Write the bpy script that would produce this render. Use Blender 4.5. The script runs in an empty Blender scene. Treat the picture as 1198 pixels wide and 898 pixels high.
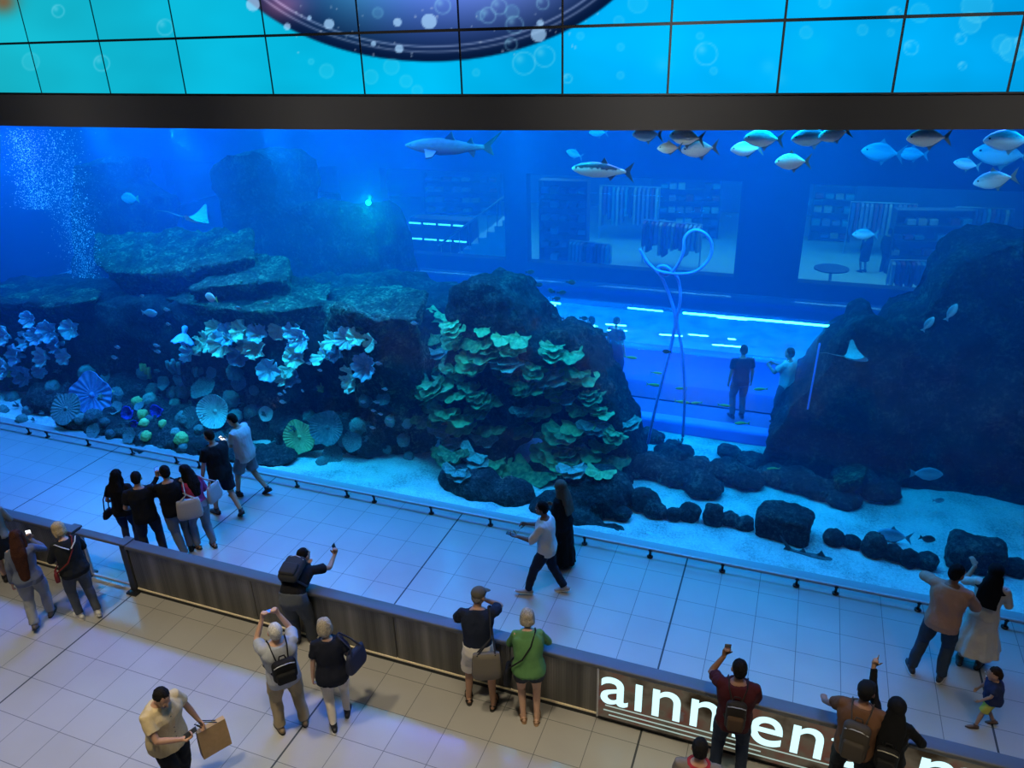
import bpy, math, random
import numpy as np
from mathutils import Vector, Matrix
random.seed(7)
RNG = np.random.default_rng(11)
SC = bpy.context.scene
COL = SC.collection
R = math.radians

# ------------------------------------------------------------------ camera model
# World: x runs along the aquarium window (to the right), y goes into the tank, z is up.
FPX, PITCH, ROLL, CAMH = 900.0, R(24.5), R(1.6), 8.1
CAM = np.array([0.0, -10.85, CAMH])
_al = R(21.2)
_F0 = np.array([-math.sin(_al), math.cos(_al), 0.0])
_R0 = np.array([math.cos(_al), math.sin(_al), 0.0])
_Z = np.array([0, 0, 1.0])
_F = _F0 * math.cos(PITCH) - _Z * math.sin(PITCH)
_U = _F0 * math.sin(PITCH) + _Z * math.cos(PITCH)
_RI = math.cos(ROLL) * _R0 - math.sin(ROLL) * _U
_UI = math.sin(ROLL) * _R0 + math.cos(ROLL) * _U

def ray(px, py):
    return _RI * ((px - 599) / FPX) - _UI * ((py - 449) / FPX) + _F

def on_z(px, py, z=0.0):
    d = ray(px, py)
    return CAM + d * ((z - CAMH) / d[2])

def on_y(px, py, y):
    d = ray(px, py)
    return CAM + d * ((y - CAM[1]) / d[1])

def project(P):
    d = np.asarray(P, float) - CAM
    k = d @ _F
    return 599 + FPX * (d @ _RI) / k, 449 - FPX * (d @ _UI) / k

def px_size(y, px=600, py=400):
    """metres per photograph pixel on the plane at depth y"""
    d = ray(px, py)
    return (y - CAM[1]) / d[1] / FPX

# ------------------------------------------------------------------ noise
_perm = np.random.default_rng(5).permutation(256)
_perm = np.concatenate([_perm, _perm])
_grad = np.random.default_rng(6).normal(size=(256, 3))
_grad /= np.linalg.norm(_grad, axis=1)[:, None]

def noise3(p):
    p = np.asarray(p, float)
    i = np.floor(p).astype(int)
    f = p - i
    i &= 255
    u = f * f * f * (f * (f * 6 - 15) + 10)
    out = 0
    for dx in (0, 1):
        for dy in (0, 1):
            for dz in (0, 1):
                h = _perm[_perm[_perm[(i[:, 0] + dx) & 255] + ((i[:, 1] + dy) & 255)] + ((i[:, 2] + dz) & 255)]
                g = _grad[h]
                dot = g[:, 0] * (f[:, 0] - dx) + g[:, 1] * (f[:, 1] - dy) + g[:, 2] * (f[:, 2] - dz)
                wx = u[:, 0] if dx else 1 - u[:, 0]
                wy = u[:, 1] if dy else 1 - u[:, 1]
                wz = u[:, 2] if dz else 1 - u[:, 2]
                out = out + dot * wx * wy * wz
    return out

def fbm(p, octaves=4, gain=.5, lac=2.03):
    p = np.asarray(p, float)
    a, s, out = 1.0, 1.0, 0
    for k in range(octaves):
        out = out + a * noise3(p * s + 17.3 * k)
        a *= gain
        s *= lac
    return out

# ------------------------------------------------------------------ mesh builder
def unit(v):
    v = np.asarray(v, float)
    n = np.linalg.norm(v)
    return v / n if n > 1e-9 else v

def frame_from(d, up=(0, 0, 1)):
    d = unit(d)
    up = np.asarray(up, float)
    if abs(d @ unit(up)) > .97:
        up = np.array([0, 1.0, 0]) if abs(d[1]) < .9 else np.array([1.0, 0, 0])
    s = unit(np.cross(d, up))
    u = np.cross(s, d)
    return s, u, d

class MB:
    def __init__(self):
        self.v, self.f, self.m = [], [], []
        self.cur = 0

    def add(self, verts, faces):
        o = len(self.v)
        self.v.extend([tuple(map(float, p)) for p in verts])
        for f in faces:
            self.f.append(tuple(i + o for i in f))
            self.m.append(self.cur)
        return o

    def box(self, c, s, rz=0.0, M=None, taper=1.0):
        hx, hy, hz = s[0] / 2, s[1] / 2, s[2] / 2
        vs = []
        for z, t in ((-hz, 1.0), (hz, taper)):
            for x, y in ((-hx, -hy), (hx, -hy), (hx, hy), (-hx, hy)):
                p = np.array([x * t, y * t, z])
                if M is not None:
                    p = M @ p
                elif rz:
                    p = np.array([p[0] * math.cos(rz) - p[1] * math.sin(rz), p[0] * math.sin(rz) + p[1] * math.cos(rz), p[2]])
                vs.append(p + np.asarray(c, float))
        self.add(vs, [(3, 2, 1, 0), (4, 5, 6, 7), (0, 1, 5, 4), (1, 2, 6, 5), (2, 3, 7, 6), (3, 0, 4, 7)])
        return self

    def rbox(self, c, s, r=.01, M=None, seg=3):
        """box with rounded edges all round: a superellipsoid-like rounded block"""
        n = 4 * seg
        hx, hy, hz = s[0] / 2, s[1] / 2, s[2] / 2
        r = min(r, hx * .99, hy * .99, hz * .99)
        prof = [(-hz, 0.0)] + [(-hz + r - r * math.cos(a), r * math.sin(a)) for a in np.linspace(0, math.pi / 2, seg + 1)]
        prof = [(-hz + r - r * math.cos(a), r - r * math.sin(a)) for a in np.linspace(0, math.pi / 2, seg + 1)]
        prof += [(-p[0], p[1]) for p in reversed(prof)]
        rings = []
        for z, ins in prof:
            ring = []
            rr = max(r - ins, r * .05)
            for cx, cy, a0 in ((hx - r, hy - r, 0), (-hx + r, hy - r, 90), (-hx + r, -hy + r, 180), (hx - r, -hy + r, 270)):
                for k in range(seg + 1):
                    a = R(a0 + 90 * k / seg)
                    ring.append((cx + rr * math.cos(a), cy + rr * math.sin(a), z))
            rings.append(ring)
        M = np.eye(3) if M is None else M
        vs = [M @ np.array(p) + np.asarray(c, float) for ring in rings for p in ring]
        n = len(rings[0])
        fs = []
        for i in range(len(rings) - 1):
            for k in range(n):
                fs.append((i * n + k, i * n + (k + 1) % n, (i + 1) * n + (k + 1) % n, (i + 1) * n + k))
        fs.append(tuple(range(n - 1, -1, -1)))
        fs.append(tuple((len(rings) - 1) * n + k for k in range(n)))
        self.add(vs, fs)
        return self

    def loft(self, rings, cap=True, close=True):
        n = len(rings[0])
        vs = [p for r in rings for p in r]
        fs = []
        for i in range(len(rings) - 1):
            for k in range(n if close else n - 1):
                fs.append((i * n + k, i * n + (k + 1) % n, (i + 1) * n + (k + 1) % n, (i + 1) * n + k))
        if cap:
            fs.append(tuple(range(n - 1, -1, -1)))
            fs.append(tuple((len(rings) - 1) * n + k for k in range(n)))
        self.add(vs, fs)
        return self

    def tube(self, pts, rad, n=12, up=(0, 0, 1), flat=1.0, caps='round'):
        """swept tube; rad scalar/list; flat scales the 'up' axis of each ring (scalar or list)"""
        pts = [np.asarray(p, float) for p in pts]
        m = len(pts)
        rad = [rad] * m if np.isscalar(rad) else list(rad)
        flat = [flat] * m if np.isscalar(flat) else list(flat)
        rings = []
        pu = np.asarray(up, float)
        fr = []
        for i in range(m):
            d = pts[min(i + 1, m - 1)] - pts[max(i - 1, 0)]
            d = unit(d)
            s = np.cross(d, pu)
            if np.linalg.norm(s) < .05:
                s = np.cross(d, [0.3, 1, 0.1])
            s = unit(s)
            u = np.cross(s, d)
            pu = u
            fr.append((s, u, d))
        def ring(c, s, u, r, fl):
            return [c + s * (r * math.cos(a)) + u * (r * fl * math.sin(a)) for a in np.linspace(0, 2 * math.pi, n, endpoint=False)]
        if caps == 'round':
            s, u, d = fr[0]
            for a in (75, 45, 18):
                rings.append(ring(pts[0] - d * rad[0] * math.sin(R(a)) * .9, s, u, rad[0] * math.cos(R(a)), flat[0]))
        for i in range(m):
            rings.append(ring(pts[i], *fr[i][:2], rad[i], flat[i]))
        if caps == 'round':
            s, u, d = fr[-1]
            for a in (18, 45, 75):
                rings.append(ring(pts[-1] + d * rad[-1] * math.sin(R(a)) * .9, s, u, rad[-1] * math.cos(R(a)), flat[-1]))
        self.loft(rings)
        return self

    def ell(self, c, r, M=None, nu=16, nv=10):
        c = np.asarray(c, float)
        vs, fs = [], []
        M = np.eye(3) if M is None else M
        for j in range(1, nv):
            t = math.pi * j / nv
            for i in range(nu):
                p = 2 * math.pi * i / nu
                vs.append(c + M @ np.array([r[0] * math.sin(t) * math.cos(p), r[1] * math.sin(t) * math.sin(p), r[2] * math.cos(t)]))
        top = len(vs)
        vs.append(c + M @ np.array([0, 0, r[2]]))
        vs.append(c + M @ np.array([0, 0, -r[2]]))
        for j in range(nv - 2):
            for i in range(nu):
                fs.append((j * nu + i, (j + 1) * nu + i, (j + 1) * nu + (i + 1) % nu, j * nu + (i + 1) % nu))
        for i in range(nu):
            fs.append((top, i, (i + 1) % nu))
            fs.append((top + 1, (nv - 2) * nu + (i + 1) % nu, (nv - 2) * nu + i))
        self.add(vs, fs)
        return self

    def grid(self, fn, nu, nv, flip=False):
        vs = [fn(i / nu, j / nv) for j in range(nv + 1) for i in range(nu + 1)]
        fs = []
        for j in range(nv):
            for i in range(nu):
                a = j * (nu + 1) + i
                q = (a, a + 1, a + nu + 2, a + nu + 1)
                fs.append(q[::-1] if flip else q)
        self.add(vs, fs)
        return self

    def poly_prism(self, pts, y0, y1):
        """extrude outline pts [(x,z)] from y0 to y1"""
        n = len(pts)
        vs = [(p[0], y0, p[1]) for p in pts] + [(p[0], y1, p[1]) for p in pts]
        fs = [tuple(range(n)), tuple(range(2 * n - 1, n - 1, -1))]
        for k in range(n):
            fs.append(((k + 1) % n, k, n + k, n + (k + 1) % n))
        self.add(vs, fs)
        return self

    def scale(self, s):
        self.v = [(p[0] * s, p[1] * s, p[2] * s) for p in self.v]
        return self

    def mesh(self, name, mats=None, smooth=False):
        me = bpy.data.meshes.new(name)
        me.from_pydata(self.v, [], self.f)
        if mats is not None:
            mats = mats if isinstance(mats, (list, tuple)) else [mats]
            for m in mats:
                me.materials.append(m)
            if len(mats) > 1:
                me.polygons.foreach_set('material_index', self.m)
        if smooth:
            me.polygons.foreach_set('use_smooth', [True] * len(me.polygons))
        me.update()
        return me

    def build(self, name, mats=None, parent=None, smooth=False, loc=None, rz=None, fix=True):
        me = self.mesh(name, mats, smooth)
        if fix:
            import bmesh
            b = bmesh.new()
            b.from_mesh(me)
            bmesh.ops.recalc_face_normals(b, faces=b.faces)
            b.to_mesh(me)
            b.free()
        o = bpy.data.objects.new(name, me)
        COL.objects.link(o)
        if parent is not None:
            o.parent = parent
        if loc is not None:
            o.location = loc
        if rz is not None:
            o.rotation_euler = (0, 0, rz)
        return o

REMESH = []

def remesh(o, voxel, post=None, smooth=2):
    md = o.modifiers.new('r', 'REMESH')
    md.mode = 'VOXEL'
    md.voxel_size = voxel
    md.use_smooth_shade = True
    if smooth:
        sm = o.modifiers.new('s', 'SMOOTH')
        sm.factor = .5
        sm.iterations = smooth
    REMESH.append((o, post))
    return o

def get_co(me):
    a = np.empty(len(me.vertices) * 3)
    me.vertices.foreach_get('co', a)
    return a.reshape(-1, 3)

def get_no(me):
    a = np.empty(len(me.vertices) * 3)
    me.vertex_normals.foreach_get('vector', a)
    return a.reshape(-1, 3)

def set_co(me, a):
    me.vertices.foreach_set('co', np.ascontiguousarray(a, dtype=np.float32).ravel())
    me.update()

def finalize_remesh():
    """apply every pending voxel union in one evaluation, then the surface relief of each"""
    global REMESH
    bpy.context.view_layer.update()
    dg = bpy.context.evaluated_depsgraph_get()
    new = []
    for o, post in REMESH:
        me = bpy.data.meshes.new_from_object(o.evaluated_get(dg), depsgraph=dg)
        new.append((o, post, me))
    for o, post, me in new:
        mats = list(o.data.materials)
        old = o.data
        o.modifiers.clear()
        me.name = old.name
        o.data = me
        bpy.data.meshes.remove(old)
        if len(me.materials) == 0:
            for m in mats:
                me.materials.append(m)
        if post is not None:
            set_co(me, post(get_co(me), get_no(me)))
        me.polygons.foreach_set('use_smooth', [True] * len(me.polygons))
        me.update()
    REMESH = []

# ------------------------------------------------------------------ naming
def tag(o, label=None, cat=None, group=None, kind=None):
    if label: o['label'] = label
    if cat: o['category'] = cat
    if group: o['group'] = group
    if kind: o['kind'] = kind
    return o

def thing(name, label, cat, loc=(0, 0, 0), rz=0.0, group=None):
    o = bpy.data.objects.new(name, None)
    o.empty_display_size = .1
    COL.objects.link(o)
    o.location = loc
    o.rotation_euler = (0, 0, rz)
    return tag(o, label, cat, group)

def dup(root, loc, rot=None, scale=None, label=None, group=None):
    r = root.copy()
    COL.objects.link(r)
    r.location = loc
    if rot is not None: r.rotation_euler = rot
    if scale is not None: r.scale = scale if not np.isscalar(scale) else (scale,) * 3
    if label: r['label'] = label
    if group: r['group'] = group
    for ch in list(root.children):
        c = ch.copy()
        COL.objects.link(c)
        c.parent = r
        for g in ch.children:
            d = g.copy()
            COL.objects.link(d)
            d.parent = c
    return r

ORD = ['first', 'second', 'third', 'fourth', 'fifth', 'sixth', 'seventh', 'eighth', 'ninth', 'tenth', 'eleventh', 'twelfth',
       'thirteenth', 'fourteenth', 'fifteenth', 'sixteenth', 'seventeenth', 'eighteenth', 'nineteenth', 'twentieth']

# ------------------------------------------------------------------ materials
def srgb(r, g, b):
    def c(x):
        x /= 255.0
        return x / 12.92 if x <= .04045 else ((x + .055) / 1.055) ** 2.4
    return (c(r), c(g), c(b), 1.0)

_mats = {}

def nt(name):
    m = bpy.data.materials.new(name)
    m.use_nodes = True
    t = m.node_tree
    t.nodes.clear()
    out = t.nodes.new('ShaderNodeOutputMaterial')
    return m, t, out

def N(t, typ, **kw):
    n = t.nodes.new(typ)
    for k, v in kw.items():
        if k.startswith('i_'):
            key = k[2:]
            key = int(key) if key.isdigit() else key.replace('_', ' ')
            n.inputs[key].default_value = v
        else:
            setattr(n, k, v)
    return n

def L(t, a, ao, b, bi):
    t.links.new(a.outputs[ao], b.inputs[bi])

def ramp(t, stops, interp='LINEAR'):
    n = t.nodes.new('ShaderNodeValToRGB')
    cr = n.color_ramp
    cr.interpolation = interp
    while len(cr.elements) < len(stops):
        cr.elements.new(.5)
    for e, (p, c) in zip(cr.elements, stops):
        e.position = p
        e.color = c
    return n

def simple(name, col, rough=.6, metal=0.0, bump=0.0, bscale=60.0, var=0.0, spec=.4, sss=0.0):
    """one-colour surface with a procedural grain: small tone variation and a fine bump"""
    key = ('simple', name)
    if key in _mats: return _mats[key]
    m, t, out = nt(name)
    b = N(t, 'ShaderNodeBsdfPrincipled', i_Roughness=rough, i_Metallic=metal)
    b.inputs['Specular IOR Level'].default_value = spec
    L(t, b, 0, out, 0)
    tc = N(t, 'ShaderNodeTexCoord')
    nz = N(t, 'ShaderNodeTexNoise', i_Scale=bscale, i_Detail=3.0)
    L(t, tc, 'Object', nz, 'Vector')
    c = np.array(col[:3])
    rp = ramp(t, [(.3, (*(c * (1 - var)), 1)), (.7, (*np.minimum(c * (1 + var), 1), 1))])
    L(t, nz, 'Fac', rp, 'Fac')
    L(t, rp, 'Color', b, 'Base Color')
    if bump:
        bp = N(t, 'ShaderNodeBump', i_Strength=bump, i_Distance=.01)
        L(t, nz, 'Fac', bp, 'Height')
        L(t, bp, 'Normal', b, 'Normal')
    _mats[key] = m
    return m

def emis(name, col, strength=1.0):
    key = ('emis', name)
    if key in _mats: return _mats[key]
    m, t, out = nt(name)
    e = N(t, 'ShaderNodeEmission', i_Color=col, i_Strength=strength)
    L(t, e, 0, out, 0)
    _mats[key] = m
    return m
# ================================================================== CAMERA
cd = bpy.data.cameras.new('camera')
cam = bpy.data.objects.new('camera', cd)
COL.objects.link(cam)
cd.sensor_width = 36.0
cd.sensor_fit = 'HORIZONTAL'
cd.lens = 36.0 * FPX / 1198.0
cd.clip_start, cd.clip_end = .1, 200
cam.matrix_world = Matrix(((_RI[0], _UI[0], -_F[0], CAM[0]), (_RI[1], _UI[1], -_F[1], CAM[1]), (_RI[2], _UI[2], -_F[2], CAM[2]), (0, 0, 0, 1)))
SC.camera = cam
SC.view_settings.view_transform = 'Standard'
SC.view_settings.look = 'None'
SC.view_settings.exposure = 0.0
SC.view_settings.gamma = 1.0
SC.view_settings.use_curve_mapping = False
cy = SC.cycles
cy.use_denoising = True
cy.max_bounces = 6
cy.diffuse_bounces = 2
cy.glossy_bounces = 3
cy.transmission_bounces = 4
cy.volume_bounces = 1
cy.transparent_max_bounces = 16
cy.sample_clamp_indirect = 4.0
cy.caustics_reflective = False
cy.caustics_refractive = False
w = bpy.data.worlds.new('world')
SC.world = w
w.use_nodes = True
w.node_tree.nodes['Background'].inputs[0].default_value = (.30, .36, .5, 1)
w.node_tree.nodes['Background'].inputs[1].default_value = .035

# ================================================================== FLOOR
TU, TW = .592, .571          # tile pitch along the window / towards it
def floor_mat():
    m, t, out = nt('polished_floor_tiles')
    b = N(t, 'ShaderNodeBsdfPrincipled', i_Roughness=.16)
    b.inputs['Specular IOR Level'].default_value = .5
    L(t, b, 0, out, 0)
    geo = N(t, 'ShaderNodeNewGeometry')
    sp = N(t, 'ShaderNodeSeparateXYZ')
    L(t, geo, 'Position', sp, 0)
    def mth(op, a, bb=None, c=None):
        n = N(t, 'ShaderNodeMath', operation=op)
        for i, v in enumerate((a, bb, c)):
            if v is None: continue
            if isinstance(v, (int, float)): n.inputs[i].default_value = v
            else: t.links.new(v, n.inputs[i])
        return n.outputs[0]
    X, Y = sp.outputs[0], sp.outputs[1]
    # centred coordinate inside a tile -> distance to the joint
    def joint(v, off, pitch, half):
        q = mth('DIVIDE', mth('SUBTRACT', v, off), pitch)
        fr = mth('FRACT', mth('ADD', q, 1000.5))
        d = mth('MULTIPLY', mth('ABSOLUTE', mth('SUBTRACT', fr, .5)), pitch)
        return mth('LESS_THAN', d, half), mth('FLOOR', mth('ADD', q, 1000.0))
    jx, ix = joint(X, -1.13, TU, .0045)
    jy, iy = joint(Y, -1.09, TW, .0045)
    j2, _ = joint(X, -1.13, 7 * TU, .013)
    g = mth('MAXIMUM', jx, jy)
    cmb = N(t, 'ShaderNodeCombineXYZ')
    t.links.new(ix, cmb.inputs[0]); t.links.new(iy, cmb.inputs[1])
    wn = N(t, 'ShaderNodeTexWhiteNoise')
    L(t, cmb, 0, wn, 'Vector')
    nz = N(t, 'ShaderNodeTexNoise', i_Scale=160.0, i_Detail=2.0)
    L(t, geo, 'Position', nz, 'Vector')
    nz2 = N(t, 'ShaderNodeTexNoise', i_Scale=1.3, i_Detail=3.0)
    L(t, geo, 'Position', nz2, 'Vector')
    v = mth('ADD', mth('MULTIPLY', wn.outputs['Value'], .035), mth('ADD', mth('MULTIPLY', nz.outputs['Fac'], .22), mth('MULTIPLY', nz2.outputs['Fac'], .12)))
    rp = ramp(t, [(.08, (.31, .30, .28, 1)), (.36, (.46, .445, .42, 1))])
    t.links.new(v, rp.inputs[0])
    mx = N(t, 'ShaderNodeMix', data_type='RGBA')
    t.links.new(g, mx.inputs['Factor'])
    L(t, rp, 0, mx, 'A'); mx.inputs['B'].default_value = (.12, .12, .12, 1)
    mx2 = N(t, 'ShaderNodeMix', data_type='RGBA')
    t.links.new(j2, mx2.inputs['Factor'])
    t.links.new(mx.outputs['Result'], mx2.inputs['A']); mx2.inputs['B'].default_value = (.03, .035, .04, 1)
    t.links.new(mx2.outputs['Result'], b.inputs['Base Color'])
    rr = mth('ADD', mth('MULTIPLY', mth('MAXIMUM', g, j2), .5), mth('ADD', mth('MULTIPLY', nz2.outputs['Fac'], .08), .13))
    t.links.new(rr, b.inputs['Roughness'])
    return m
fl = MB().box((-6, -6.85, -.1), (44, 14.2, .2)).build('floor', floor_mat())
tag(fl, 'polished pale floor of square tiles with dark expansion joints', 'floor', kind='structure')

# ================================================================== WINDOW, BEAM, VIDEO WALL
ZB = 6.86        # underside of the beam = top of the window
ZL = 7.355        # foot of the video wall
def bulge(u):    # the beam and the screens bow towards the hall
    return -.22 - .5 * (1 - ((u + 5.5) / 9.5) ** 2)

def schlick(t, f0=.04, scale=1.0):
    """view-angle reflectance that is the same from both sides of a pane"""
    lw = N(t, 'ShaderNodeLayerWeight', i_Blend=.5)
    pw = N(t, 'ShaderNodeMath', operation='POWER'); pw.inputs[1].default_value = 5.0
    L(t, lw, 'Facing', pw, 0)
    ma = N(t, 'ShaderNodeMath', operation='MULTIPLY_ADD'); ma.inputs[1].default_value = (1 - f0) * scale; ma.inputs[2].default_value = f0
    L(t, pw, 0, ma, 0)
    return ma
def pane_mat(name, tint, rough, f0, scale=1.0):
    m, t, out = nt(name)
    tr = N(t, 'ShaderNodeBsdfTransparent', i_Color=tint)
    gl = N(t, 'ShaderNodeBsdfGlossy', i_Roughness=rough)
    mxs = N(t, 'ShaderNodeMixShader')
    L(t, schlick(t, f0, scale), 0, mxs, 0); L(t, tr, 0, mxs, 1); L(t, gl, 0, mxs, 2); L(t, mxs, 0, out, 0)
    return m
m = pane_mat('acrylic_window', (.97, .985, 1, 1), .02, .012, .5)
M_ACRYL = m
win = MB().box((-8, .10, 3.485), (42, .10, 7.41)).build('window_1', M_ACRYL)
tag(win, 'giant clear acrylic viewing window of the aquarium', 'window', kind='structure')

M_CURB = simple('grey_stone_curb', (.34, .34, .35, 1), .4, bump=.1)
cb = MB().box((-8, .11, .012), (42, .22, .024)).build('trim_1', M_CURB)
tag(cb, 'low grey curb along the foot of the aquarium window', 'curb', kind='structure')

M_BEAM = simple('charcoal_cladding', (.05, .048, .047, 1), .55, bump=.05, bscale=200)
us = np.linspace(-22, 8, 91)
mb = MB()
rings = []
for u in us:
    y = bulge(u)
    ZB = 6.885 + .011 * (u + 6)
    rings.append([(u, y, ZB), (u, y, ZL - .02), (u, y + .35, ZL - .02), (u, y + .35, ZL + .12), (u, 1.2, ZL + .12), (u, 1.2, ZB + .25), (u, .4, ZB)])
mb.loft(rings)
bm_ = mb.build('trim_2', M_BEAM)
tag(bm_, 'dark charcoal beam above the aquarium window', 'beam', kind='structure')

# ---- video wall
PW = 1.62
PH = .80
def arc_hit(px, py):
    y = -.9
    for _ in range(20):
        p = on_y(px, py, y)
        y = bulge(p[0])
    return p
seams = [arc_hit(*q)[0] for q in [(33,49),(115,46),(205,44),(310,42),(420,41),(537,39),(658,36),(785,32),(918,27),(1058,24),(1198,22)]]
d0 = 1.5
us_ = [seams[0] - 1.7 * k for k in range(3, 0, -1)] + seams + [seams[-1] + 1.4 * k for k in range(1, 4)]

def smooth01(x): return x * x * (3 - 2 * x)

_br = random.Random(4)
BUB = []   # bubbles on the picture: (px, py, r, kind)
BUB += [(68,13,7,'ring'),(119,74,9,'ring'),(193,32,9,'ring'),(36,72,10,'soft'),(382,83,8,'soft'),(364,72,3,'soft'),
        (434,90,8,'soft'),(458,78,9,'soft'),(475,95,7,'soft'),(488,106,6,'soft'),(557,85,4,'soft'),
        (502,25,9,'disc'),(467,57,5,'disc'),(437,51,3,'disc'),(465,26,5,'disc'),(630,40,9,'disc'),(632,27,4,'disc'),(336,31,4,'disc'),(362,21,2.5,'disc'),(296,5,8,'disc'),(385,28,6,'disc'),
        (518,7,9,'ring'),(571,18,9,'ring'),(584,8,9,'ring'),(599,14,8,'soft'),(602,29,10,'ring'),(598,52,7,'ring'),(635,4,7,'ring'),(442,15,6,'soft'),(562,18,5,'soft'),
        (613,74,13,'ring'),(637,66,12,'ring'),(664,92,5,'ring'),(679,42,4,'soft'),(726,88,4,'soft'),(726,55,4,'soft'),(724,25,6,'soft'),(746,4,11,'soft'),(776,76,9,'faint'),
        (826,63,13,'ring'),(835,83,4,'soft'),(819,42,4,'soft'),(943,38,7,'soft'),(1009,35,6,'soft'),(1042,38,4,'soft'),(1047,17,8,'ring'),(1076,15,11,'soft'),(1066,56,8,'ring'),(899,78,8,'faint'),
        (1143,8,18,'fill'),(1135,27,12,'fill'),(1124,45,6,'ring'),(1172,52,11,'soft'),(1184,58,14,'fill'),(1126,77,4,'ring'),(965,2,7,'soft'),(912,92,8,'faint'),(1196,50,8,'ring')]
for _ in range(46):
    BUB.append((_br.uniform(330, 700), _br.uniform(4, 66), _br.uniform(.8, 1.6), 'dot'))

def screen_colour(px, py):
    """the picture shown on the screens, in display colour 0..1 (arrays)"""
    x = np.clip(px / 1198.0, -.3, 1.3)
    c0, c1, c2, c3 = np.array([20, 172, 196.]), np.array([0, 186, 232.]), np.array([0, 178, 250.]), np.array([0, 150, 226.])
    xs = [-.3, .0, .35, .62, .80, 1.3]
    cs = np.array([[16, 140, 160], [22, 180, 200], [0, 186, 232], [0, 176, 250], [0, 182, 252], [0, 130, 205]], float)
    col = np.stack([np.interp(x, xs, cs[:, k]) for k in range(3)], -1)
    n = fbm(np.stack([px / 140, py / 90, np.zeros_like(px)], -1), 3)
    col = col * (1 + .10 * n[:, None])
    # dark porthole rim
    e = np.sqrt(((px - 503) / 283.0) ** 2 + ((py + 132) / 206.0) ** 2)
    ins = 1 - np.clip((e - .985) / .012, 0, 1)
    g = np.clip((e - .55) / .42, 0, 1)
    tt = np.clip((px - 330) / 300, 0, 1)
    inner = np.stack([42 + 70 * tt, 80 + 60 * tt + 40 * np.exp(-((px - 400) / 60) ** 2), 175 + 50 * tt], -1)
    inner = inner * (1 - g[:, None]) * 1.25 + np.array([6, 26, 62.]) * g[:, None]
    warm = np.exp(-((px - 330) / 28) ** 2 - ((py - 5) / 18) ** 2)
    inner = inner + warm[:, None] * np.array([90, 40, 40.])
    for rr, wd, am in ((.905, .006, 70), (.935, .006, 60)):
        inner = inner + (np.exp(-((e - rr) / wd) ** 2) * am)[:, None]
    col = col * (1 - ins[:, None]) + inner * ins[:, None]
    # a warm blur in the top left corner
    wq = np.exp(-((px - 4) / 16) ** 2 - ((py - 2) / 14) ** 2)
    col = col * (1 - .8 * wq[:, None]) + wq[:, None] * np.array([110, 60, 30.])
    for bx, by, r, k in BUB:
        d = np.sqrt((px - bx) ** 2 + (py - by) ** 2)
        if k == 'disc': a, tc = np.clip((r - d) / 1.2 + .5, 0, 1) * .85, np.array([170, 215, 255.])
        elif k == 'ring': a, tc = np.exp(-((d - r) / 1.1) ** 2) * .38 + np.exp(-((px - bx + r * .4) ** 2 + (py - by + r * .4) ** 2) / (r * .3 + 1) ** 2) * .45, np.array([150, 225, 250.])
        elif k == 'soft': a, tc = np.clip((r - d) / 2 + .5, 0, 1) * .16 + np.exp(-((d - r) / 1.2) ** 2) * .2, np.array([130, 225, 245.])
        elif k == 'fill': a, tc = np.clip((r - d) / 2 + .5, 0, 1) * .30 + np.exp(-((d - r) / 1.2) ** 2) * .3, np.array([110, 215, 245.])
        elif k == 'faint': a, tc = np.exp(-(d / r) ** 2) * .2, np.array([120, 225, 250.])
        else: a, tc = np.clip((r - d) / 1.0 + .5, 0, 1) * .5, np.array([190, 210, 230.])
        a = a * (.8 if k != 'disc' else .85)
        col = col * (1 - a[:, None]) + tc * a[:, None]
    return np.clip(col / 255.0, 0, 1)

m, t, out = nt('video_screen_picture')
at = N(t, 'ShaderNodeVertexColor', layer_name='picture')
e_ = N(t, 'ShaderNodeEmission', i_Strength=1.0)
L(t, at, 'Color', e_, 'Color'); L(t, e_, 0, out, 0)
M_SCREEN = m
M_BEZEL = simple('black_screen_frame', (.006, .007, .008, 1), .4)
vw = thing('video_wall', 'curved video wall of glowing blue screens showing bubbles above the dark beam', 'screen', (-6, -1, ZL))
ROWS = [(ZL + .015, ZL + PH - .018), (ZL + PH + .018, ZL + 2 * PH - .012)] + [(ZL + 2 * PH + .01 + k * 1.8, ZL + 2 * PH + (k + 1) * 1.8 - .01) for k in range(3)]
bk = MB()
rings = []
for u in np.linspace(us_[0], us_[-1], 60):
    y = bulge(u) + .03
    rings.append([(u, y, ZL - .01), (u, y + .18, ZL - .01), (u, y + .18, ROWS[-1][1] + .02), (u, y, ROWS[-1][1] + .02)])
bk.loft(rings)
o = bk.build('screen_frame', M_BEZEL, vw)
o.location = (6, 1, -ZL)
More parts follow.
